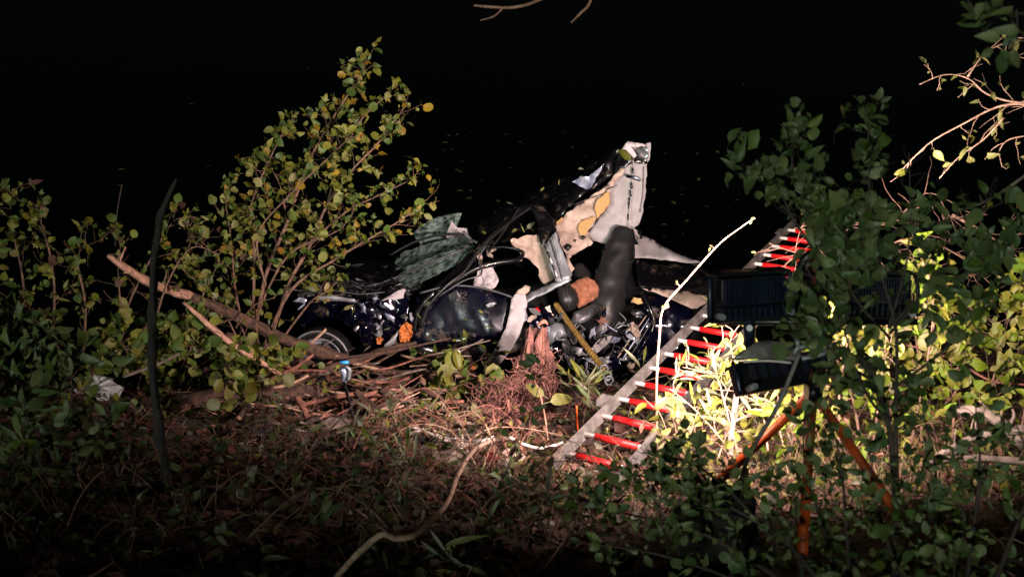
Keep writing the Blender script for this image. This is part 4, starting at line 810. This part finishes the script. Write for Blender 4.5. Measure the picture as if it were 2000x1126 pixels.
shrub('undergrowth_bush', 'brightly lit yellow green bush behind the floodlights at the right', 'bush', G(1900, 850), [
 ([(1800, 860, 6.5), (1800, 740, 6.8), (1790, 640, 7.0), (1800, 560, 7.2), (1790, 520, 7.3)], .010), ([(1860, 860, 6.4), (1870, 740, 6.7), (1880, 650, 6.9), (1870, 580, 7)], .010), ([(1920, 860, 6.4), (1940, 760, 6.6), (1960, 660, 6.8), (1990, 560, 7)], .010),
 ([(1740, 860, 6.5), (1740, 760, 6.7), (1720, 680, 6.9), (1700, 640, 7)], .010, 1.2), ([(1990, 860, 6.3), (2010, 740, 6.5), (2020, 640, 6.7), (2010, 560, 6.8)], .010), ([(1680, 860, 6.4), (1660, 780, 6.5), (1640, 700, 6.7), (1610, 640, 6.8)], .010, 1), ([(1600, 860, 6.3), (1580, 790, 6.5), (1540, 730, 6.6), (1500, 720, 6.7)], .008, .8)],
 ('oval', 'round'), .075, (('lbri', 4), ('lyel', 3), ('lpal', 1.2)), twl=.38, dens=22, lpt=6, seed=12, stemmat='twig', face=Vector((-.2, -1, .6)), up=.2)
shrub('undergrowth_bush', 'glaring overlit leaves right in front of the second floodlight head', 'bush', G(1680, 900), [
 ([(1640, 900, 5.9), (1640, 760, 6.0), (1650, 660, 6.0), (1640, 610, 6.0)], .008), ([(1700, 900, 5.9), (1720, 760, 6.0), (1730, 660, 6.0), (1740, 590, 6.0)], .008), ([(1770, 900, 6), (1800, 740, 6.1), (1820, 600, 6.1), (1800, 520, 6.1)], .008), ([(1540, 900, 5.9), (1560, 800, 5.95), (1580, 740, 6.0)], .008), ([(1480, 900, 6), (1500, 820, 6), (1520, 780, 6)], .006)],
 'oval', .085, (('lbri', 4), ('lyel', 3), ('lpal', 1)), twl=.24, dens=11, lpt=4, maxobj=200, seed=41, stemmat='twig', face=Vector((.1, .2, 1)), up=.2)
shrub('vine_tangle', 'tangle of bare tan vines above the bright bush at the right edge', 'vines', G(1850, 700), [
 ([(1600, 480, 7.4), (1660, 440, 7.4), (1740, 430, 7.4), (1820, 400, 7.4), (1900, 450, 7.4), (1990, 480, 7.4)], .006), ([(1700, 500, 7.3), (1780, 460, 7.3), (1880, 500, 7.3), (1940, 560, 7.3), (2020, 620, 7.3)], .008), ([(1620, 500, 7.3), (1560, 490, 7.3), (1500, 470, 7.3)], .005, .8),
 ([(1860, 420, 7.2), (1920, 450, 7.2), (2020, 520, 7.2)], .014, .5), ([(1760, 420, 7.3), (1810, 380, 7.3), (1850, 390, 7.3)], .005), ([(1830, 560, 7), (1900, 600, 7), (2020, 680, 7)], .009, .7), ([(1640, 450, 7.4), (1610, 430, 7.4), (1580, 500, 7.4)], .005)],
 'oval', .06, (('lyel', 1), ('lpal', 1), ('lbrn', 1)), twl=.42, dens=12, lpt=1, seed=13, stemmat='twig', t0=0, lkeep=.7, up=0, side=.7, face=Vector((-.2, -1, .4)))
shrub('willow_sprigs', 'pale willow sprigs glaring white in the beam right of the ladder', 'plant', G(1440, 860), [
 ([(1440, 880, 6.0), (1420, 790, 6.2), (1390, 730, 6.4), (1330, 715, 6.5)], .007), ([(1500, 880, 6.0), (1480, 790, 6.2), (1430, 740, 6.4), (1380, 700, 6.6)], .007), ([(1420, 870, 6.1), (1360, 800, 6.2), (1310, 760, 6.3)], .006), ([(1530, 870, 6.0), (1500, 800, 6.2), (1460, 770, 6.3), (1400, 760, 6.4)], .006)],
 'lance', .10, (('lwil', 4), ('lpal', 1), ('lyel', 2)), twl=.28, dens=11, lpt=6, maxobj=220, seed=14, stemmat='twigp', face=Vector((0, -.7, 1)), up=.1)
shrub('weed', 'leafy weeds hanging over the lower end of the ladder', 'plant', G(1350, 900), [
 ([(1330, 900, 6.2), (1350, 820, 6.3), (1380, 770, 6.4)], .006), ([(1290, 900, 6.3), (1300, 850, 6.3), (1285, 800, 6.4)], .005), ([(1400, 700, 6.8), (1410, 650, 6.9), (1400, 600, 7)], .005, .7), ([(1440, 720, 6.6), (1430, 660, 6.8), (1450, 620, 6.9)], .005, .8), ([(1400, 900, 6.1), (1440, 830, 6.2), (1500, 800, 6.3)], .006)],
 'oval', .085, (('lpal', 3), ('lyel', 3)), twl=.22, dens=9, lpt=3, seed=15, stemmat='twigp', face=Vector((0, -.8, .8)), up=.2)
shrub('shoot', 'single tall white-lit budding shoot rising over the wreck towards the upper right', 'shoot', G(1278, 900), [
 ([(1284, 900, 6.4), (1284, 760, 6.4), (1288, 660, 6.4), (1300, 595, 6.4), (1345, 540, 6.4), (1400, 480, 6.4), (1440, 448, 6.4), (1470, 420, 6.4)], .009, .35)],
 'oval', .035, (('lpal', 1),), twl=.10, dens=6, lpt=2, seed=16, stemmat='twigp', t0=.35, up=.2)
shrub('willow_litter_branch', 'fallen silver willow branch on the dark ground below the log pile', 'branch', G(760, 900), [
 ([G(700, 860, .03), G(740, 850, .06), G(790, 835, .08), G(860, 820, .08)], .008), ([G(640, 880, .03), G(720, 890, .05), G(800, 900, .05)], .008), ([G(760, 960, .03), G(800, 945, .05), G(840, 940, .05)], .007),
 ([G(700, 1000, .03), G(760, 985, .05), G(830, 1000, .05)], .007, .7), ([G(740, 790, .05), G(790, 800, .08), G(850, 800, .1)], .006)],
 'lance', .14, (('lwil', 4), ('lgrn', 1)), twl=.22, dens=9, lpt=6, seed=17, stemmat='twigd', up=.1, t0=0, face=Vector((0, -.6, 1)))
shrub('willow_litter_branch', 'fallen willow twigs by the shackle at the waterline', 'branch', G(1180, 790), [
 ([(1090, 745, 8.4), (1140, 755, 8.3), (1190, 790, 8.1)], .006), ([(1240, 750, 8.2), (1270, 740, 8.2), (1310, 735, 8.2)], .006, .7), ([(1160, 800, 7.8), (1140, 760, 8), (1120, 735, 8.2)], .005)],
 'lance', .13, (('lgrn', 3), ('lyel', 2), ('lwil', 2)), twl=.22, dens=8, lpt=6, seed=18, stemmat='twig', up=.1, face=Vector((0, -.8, .8)))
shrub('leafy_debris', 'green leafy branch piled between the logs and the stump', 'branch', G(900, 800), [
 ([G(860, 810, .1), (880, 770, 8.6), (890, 740, 8.8)], .007), ([G(900, 830, .1), (925, 780, 8.6), (950, 760, 8.6)], .007), ([G(850, 790, .1), (850, 760, 8.8), (870, 740, 8.9)], .006)],
 'round', .12, (('lyel', 3), ('lgrn', 2), ('lpal', 1)), twl=.24, dens=9, lpt=4, seed=19, face=Vector((.3, -.9, .6)))
shrub('leafy_debris', 'small leafy shoots growing through the logs at the left of the pile', 'plant', G(420, 770), [
 ([G(340, 760, .05), (360, 700, 8.3), (380, 660, 8.4)], .006), ([G(420, 750, .05), (440, 720, 8.4), (480, 690, 8.5)], .006), ([G(500, 760, .05), (530, 720, 8.4), (560, 700, 8.5)], .006), ([G(230, 760, .05), (250, 700, 8.2), (220, 650, 8.3)], .006), ([G(430, 830, .05), (450, 800, 7.8), (470, 780, 7.9)], .005), ([G(150, 800, .05), (180, 740, 7.8), (200, 700, 8)], .006), ([G(300, 700, .05), (310, 660, 8.6), (400, 620, 8.7)], .006)],
 'round', .085, (('lyel', 3), ('lgrn', 3), ('lpal', 1)), twl=.24, dens=9, lpt=4, seed=20, face=Vector((.5, -.9, .5)))
shrub('sapling_twigs', 'thin dark leafy twigs crossing the foreground below the stump', 'plant', G(1000, 1150), [
 ([(930, 1130, 4.2), (960, 1000, 4.6), (1010, 880, 4.9), (1040, 780, 5.0), (1070, 700, 5.0)], .0035, .5), ([(1060, 1140, 4.1), (1080, 1050, 4.4), (1110, 960, 4.6), (1130, 900, 4.7)], .003, .5), ([(820, 1140, 4.2), (850, 1040, 4.5), (930, 900, 4.8), (1000, 800, 4.9)], .0025, .12)],
 'oval', .055, (('ldr2', 1),), twl=.12, dens=7, lpt=3, seed=21, stemmat='twigd', t0=.3, face=Vector((0, -1, .4)))

def bramble(label, spots, seed, mats, kind='oval', size=.05, dens=9, lpt=3, stemmat='twig', r0=.0045):
    rb = random.Random(seed); st = []
    for x, y in spots:
        a = G(x, y, 0); yw = rb.uniform(0, 6.28); l = rb.uniform(.35, .9); h_ = rb.uniform(.12, .4)
        e = Vector((math.cos(yw), math.sin(yw) * .6, 0)) * l
        st.append(([a, a + e * .25 + Vector((0, 0, h_ * .8)), a + e * .6 + Vector((0, 0, h_)), a + e + Vector((0, 0, h_ * .4 - .29 * e.y))], r0))
    shrub('bramble', label, 'bramble', G(*spots[0]), st, kind, size, mats, twl=.2, dens=dens, lpt=lpt, seed=seed, stemmat=stemmat, clear=((640, 1030, 840, 1126, .85), (800, 890, 930, 1060, .85), (870, 840, 980, 940, .85), (1070, 700, 1290, 930, .9)), t0=.05, up=.1, face=Vector((.2, -.6, 1)), twr=.0022, side=.7)
RS = random.Random(55)
def spots_in(n, x0, x1, y0, y1):
    q = [(RS.uniform(x0, x1), RS.uniform(y0, y1)) for _ in range(n)]
    return [(x, y) for x, y in q if not (1040 < x < 1300 and 780 < y < 985)]
bramble('lit tangle of brown brambles left of the ladder foot', spots_in(16, 960, 1180, 900, 1010), 61, (('lyel', 2), ('lrus', 1), ('lgrn', 2)), size=.045)
bramble('lit tangle of brambles and stems under the floodlights', spots_in(24, 1180, 1560, 880, 1020), 62, (('lyel', 3), ('lpal', 1), ('lrus', 1)), size=.05)
bramble('brambles in patchy light at the lower right', spots_in(24, 1560, 1960, 830, 1010), 63, (('lyel', 2), ('lbri', 2), ('lrus', 1)), size=.05)
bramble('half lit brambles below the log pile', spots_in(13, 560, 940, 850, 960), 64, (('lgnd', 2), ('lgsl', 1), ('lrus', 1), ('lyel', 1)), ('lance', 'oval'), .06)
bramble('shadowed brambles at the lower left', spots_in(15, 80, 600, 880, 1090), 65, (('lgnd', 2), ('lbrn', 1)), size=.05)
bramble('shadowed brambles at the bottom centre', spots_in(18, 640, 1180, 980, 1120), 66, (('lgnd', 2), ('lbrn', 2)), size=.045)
bramble('heap of pale pinkish dry stems spilling from the stump to the ladder foot', spots_in(15, 880, 1140, 875, 960), 68, (('lrus', 1), ('lpal', 1)), size=.04, dens=12, lpt=1, stemmat='twigp', r0=.006)
bramble('reddish bare roots and stems on the lit soil below the stump', spots_in(22, 900, 1300, 900, 1030), 69, (('lrus', 2), ('lyel', 1)), size=.04, dens=10, lpt=1, stemmat='barkr', r0=.007)
bramble('tangled bare stems at the left of the lit soil under the log pile', spots_in(9, 600, 900, 840, 900), 70, (('lrus', 2), ('lgsl', 1)), size=.04, dens=10, lpt=1, stemmat='barkr', r0=.006)
PB = random.Random(8); m = MB()
for i in range(150):
    px, py = PB.uniform(430, 900), PB.uniform(690, 835); dd_ = 9.75 - (py - 690) / 145 * 1.7 + PB.uniform(-.15, .1)
    a = P(px, py, dd_); l = PB.uniform(.1, .42); d_ = Vector((1, PB.uniform(-.6, .6), PB.uniform(-.35, .45))).normalized(); q = [a - d_ * l]
    for k in range(4): d_ = (d_ + rv(PB, .22)).normalized(); q.append(q[-1] + d_ * l * .5)
    r_ = PB.choice([.006, .009, .014, .022]); m.tube(q, [r_, r_, r_ * .9, r_ * .8, r_ * .6], 6, PB.choice([0, 0, 1, 2, 3]), rough=.6, sub=2)
m.build('branch_heap', [M['bark'], M['barkr'], M['barkg'], M['twigp']], label='heap of broken branches between the logs', kind='stuff')
bramble('twiggy debris among the logs', spots_in(9, 260, 860, 770, 830), 67, (('lyel', 1), ('lgrn', 1), ('lrus', 1)), 'round', .05)

shrub('weed', 'dim low weeds in shadow at the bottom left', 'plant', G(300, 1000), [
 ([G(x, y, .0), G(x, y, .08), G(x + 18, y - 10, .20)], .004) for x, y in ((120, 960), (200, 1020), (330, 960), (330, 1040), (420, 930), (480, 1000), (100, 1080), (250, 1090), (430, 1090), (560, 960), (620, 1060), (40, 1020))],
 'oval', .06, (('ldr2', 2), ('ldrk', 1), ('lgsl', 1)), twl=.14, dens=10, lpt=4, seed=31, stemmat='twigd', face=Vector((0, -1, .7)), t0=.1)
shrub('weed', 'dim low weeds in shadow at the bottom centre', 'plant', G(850, 1040), [
 ([G(x, y, .0), G(x, y, .06), G(x + 18, y - 10, .16)], .004) for x, y in ((700, 990), (780, 1070), (900, 1010), (960, 1080), (1060, 1030), (1000, 960), (1120, 1100), (860, 1110))],
 'lance', .11, (('lgsl', 2), ('ldrk', 1), ('ldr2', 1)), twl=.13, dens=8, lpt=4, seed=32, clear=((640, 1030, 840, 1126, .85), (800, 890, 930, 1060, .85), (870, 840, 980, 940, .85)), stemmat='twigd', face=Vector((0, -1, .7)), t0=.1)
shrub('leafy_debris', 'sparse green twigs drooping in the dark water below the car door', 'plant', G(880, 740), [
 ([(840, 720, 9.9), (870, 690, 10.2), (920, 680, 10.3)], .005), ([(900, 725, 9.8), (940, 700, 10.1), (990, 690, 10.2)], .005), ([(760, 715, 9.9), (800, 705, 10.2), (840, 700, 10.3)], .005)],
 'oval', .07, (('lgrn', 2), ('lyel', 1)), twl=.2, dens=8, lpt=3, seed=33, up=0)
shrub('shrub', 'low tangle of yellow green leaves under the tall shrub beside the peeled branch', 'shrub', G(380, 700), [
 ([(300, 720, 8.6), (330, 660, 8.8), (400, 640, 8.9), (450, 620, 9)], .008), ([(380, 720, 8.6), (420, 690, 8.8), (480, 660, 8.9)], .008), ([(230, 720, 8.6), (240, 660, 8.7), (280, 630, 8.8)], .008), ([(460, 640, 9.1), (500, 600, 9.2), (540, 580, 9.2)], .008), ([(400, 560, 9.1), (350, 520, 9.1), (330, 480, 9.1)], .008)],
 ('round', 'oval'), .065, (('lyel', 3), ('lgrn', 3), ('locr', .6)), clear=((340, 560, 620, 740, .75),), twl=.26, dens=10, lpt=5, seed=34, face=Vector((.5, -.9, .5)))

# ------------------------------------------------------------------ litter, grass and sticks nobody could count
def lit(px, py): return 1
rg = random.Random(77)
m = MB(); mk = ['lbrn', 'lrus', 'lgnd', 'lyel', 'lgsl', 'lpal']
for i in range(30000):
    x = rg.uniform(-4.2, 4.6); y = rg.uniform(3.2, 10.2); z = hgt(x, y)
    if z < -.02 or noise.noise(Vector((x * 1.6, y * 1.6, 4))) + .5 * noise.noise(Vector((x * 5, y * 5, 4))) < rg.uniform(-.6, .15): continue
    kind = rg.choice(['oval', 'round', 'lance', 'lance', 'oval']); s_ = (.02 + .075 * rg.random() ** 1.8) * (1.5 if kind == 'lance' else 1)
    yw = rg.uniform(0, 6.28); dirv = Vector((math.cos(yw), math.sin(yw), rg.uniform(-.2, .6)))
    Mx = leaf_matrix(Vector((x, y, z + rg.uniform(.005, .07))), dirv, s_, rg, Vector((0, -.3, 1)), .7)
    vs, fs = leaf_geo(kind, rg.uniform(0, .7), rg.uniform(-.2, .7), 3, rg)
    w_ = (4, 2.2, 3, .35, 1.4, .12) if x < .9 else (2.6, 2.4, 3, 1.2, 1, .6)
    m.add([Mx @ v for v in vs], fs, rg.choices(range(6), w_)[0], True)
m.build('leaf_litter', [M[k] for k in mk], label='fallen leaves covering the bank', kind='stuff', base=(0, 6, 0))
m = MB()
for i in range(1700):
    x = rg.uniform(-4.2, 4.6); y = rg.uniform(3.2, 10.3); z = hgt(x, y)
    if z < -.03: continue
    yw = rg.uniform(0, 6.28); d_ = Vector((math.cos(yw), math.sin(yw), rg.uniform(-.05, .5))).normalized(); l = rg.uniform(.02, .11)
    q = [Vector((x, y, z + .02))]
    for k in range(3): d_ = (d_ + rv(rg, .5)).normalized(); q.append(q[-1] + d_ * l)
    r_ = rg.uniform(.0015, .006); m.tube(q, [r_, r_ * .9, r_ * .7, r_ * .4], 4, rg.choices(range(4), (4, 2, 1.0, 2))[0], cap=False, sub=1)
m.build('twig_litter', [M['twig'], M['twigd'], M['twigp'], M['root']], label='broken twigs scattered over the bank', kind='stuff', base=(0, 6, 0))
m = MB()
def blade(x, y, l, mi, lean):
    z = hgt(x, y); b0 = Vector((x, y, z)); s_ = Vector((rg.uniform(-1, 1), rg.uniform(-1, 1), 0)).normalized() * .003; d_ = Vector((rg.uniform(-lean, lean), rg.uniform(-lean, lean), 1)).normalized()
    p1 = b0 + d_ * l * .5; p2 = b0 + d_ * l + Vector((d_.x, d_.y, -.3)) * l * .3
    m.add([b0 - s_, b0 + s_, p1 + s_ * .8, p1 - s_ * .8, p2], [(0, 1, 2, 3), (3, 2, 4)], mi)
for (cx, cy, n_, sp, l, mi) in ((1120, 965, 200, .3, .11, 0), (1080, 950, 60, .2, .12, 0), (1010, 940, 90, .2, .18, 0), (950, 770, 160, .22, .24, 1), (1750, 960, 500, .7, .22, 1), (1600, 920, 300, .6, .2, 1), (1400, 960, 260, .5, .16, 1), (1250, 950, 240, .4, .14, 1), (480, 800, 100, .35, .2, 0), (250, 1000, 90, .6, .2, 1), (600, 1050, 50, .6, .18, 1), (1900, 900, 300, .6, .2, 0)):
    c = G(cx, cy)
    for i in range(n_): blade(c.x + rg.gauss(0, sp), c.y + rg.gauss(0, sp), l * rg.uniform(.5, 1.6), mi if rg.random() < .8 else 1 - mi, .9)
m.build('grass', [M['grass'], M['straw']], label='thin grass and straw on the bank', kind='stuff', base=(0, 6, 0))
# thin upright and leaning stalks one can pick out
for q, r_, mk_, lb in (([(1131, 860, 7.2), (1128, 830, 7.2), (1126, 792, 7.2)], .006, 'orpole', 'short upright orange red twig left of the ladder rungs'),
    ([(1075, 905, 6.9), (1062, 800, 7.3), (1040, 735, 7.6), (1010, 722, 7.8)], .006, 'barkp', 'thin arching orange stem over the root mass'),
    ([(795, 880, 7.0), (770, 800, 7.3), (820, 765, 7.5)], .005, 'twigp', 'thin pale stem arching over the logs right of the stake'),
    ([(560, 930, 5.8), (690, 790, 6.4), (740, 735, 6.8)], .006, 'twigd', 'straight thin dark stick leaning across the stake'),
    ([(650, 700, 9.0), (750, 688, 9.2), (880, 660, 9.6)], .012, 'bark', 'thin dark branch above the long log pointing at the door'),
    ([(800, 715, 9.2), (840, 710, 9.2), (880, 690, 9.2)], .008, 'twigp', 'small pale forked stick in the water below the door'),
    ([(225, 480, 8.9), (228, 420, 8.9), (238, 360, 8.9)], .005, 'twigd', 'bare thin stem standing above the left shrub'),
    ([(1265, 940, 5.0), (1300, 1010, 4.8), (1330, 975, 4.9)], .012, 'barkg', 'short grey stick near the left tripod foot'),
    ([(840, 1130, 4.2), (940, 1100, 4.4), (1020, 1075, 4.5)], .006, 'twigp', 'thin arched pale stem at the bottom centre edge')):
    m = MB(); m.tube([P(*p) for p in q], r_, 6, sub=5, rough=.3); m.build('stick', M[mk_], label=lb, cat='stick')
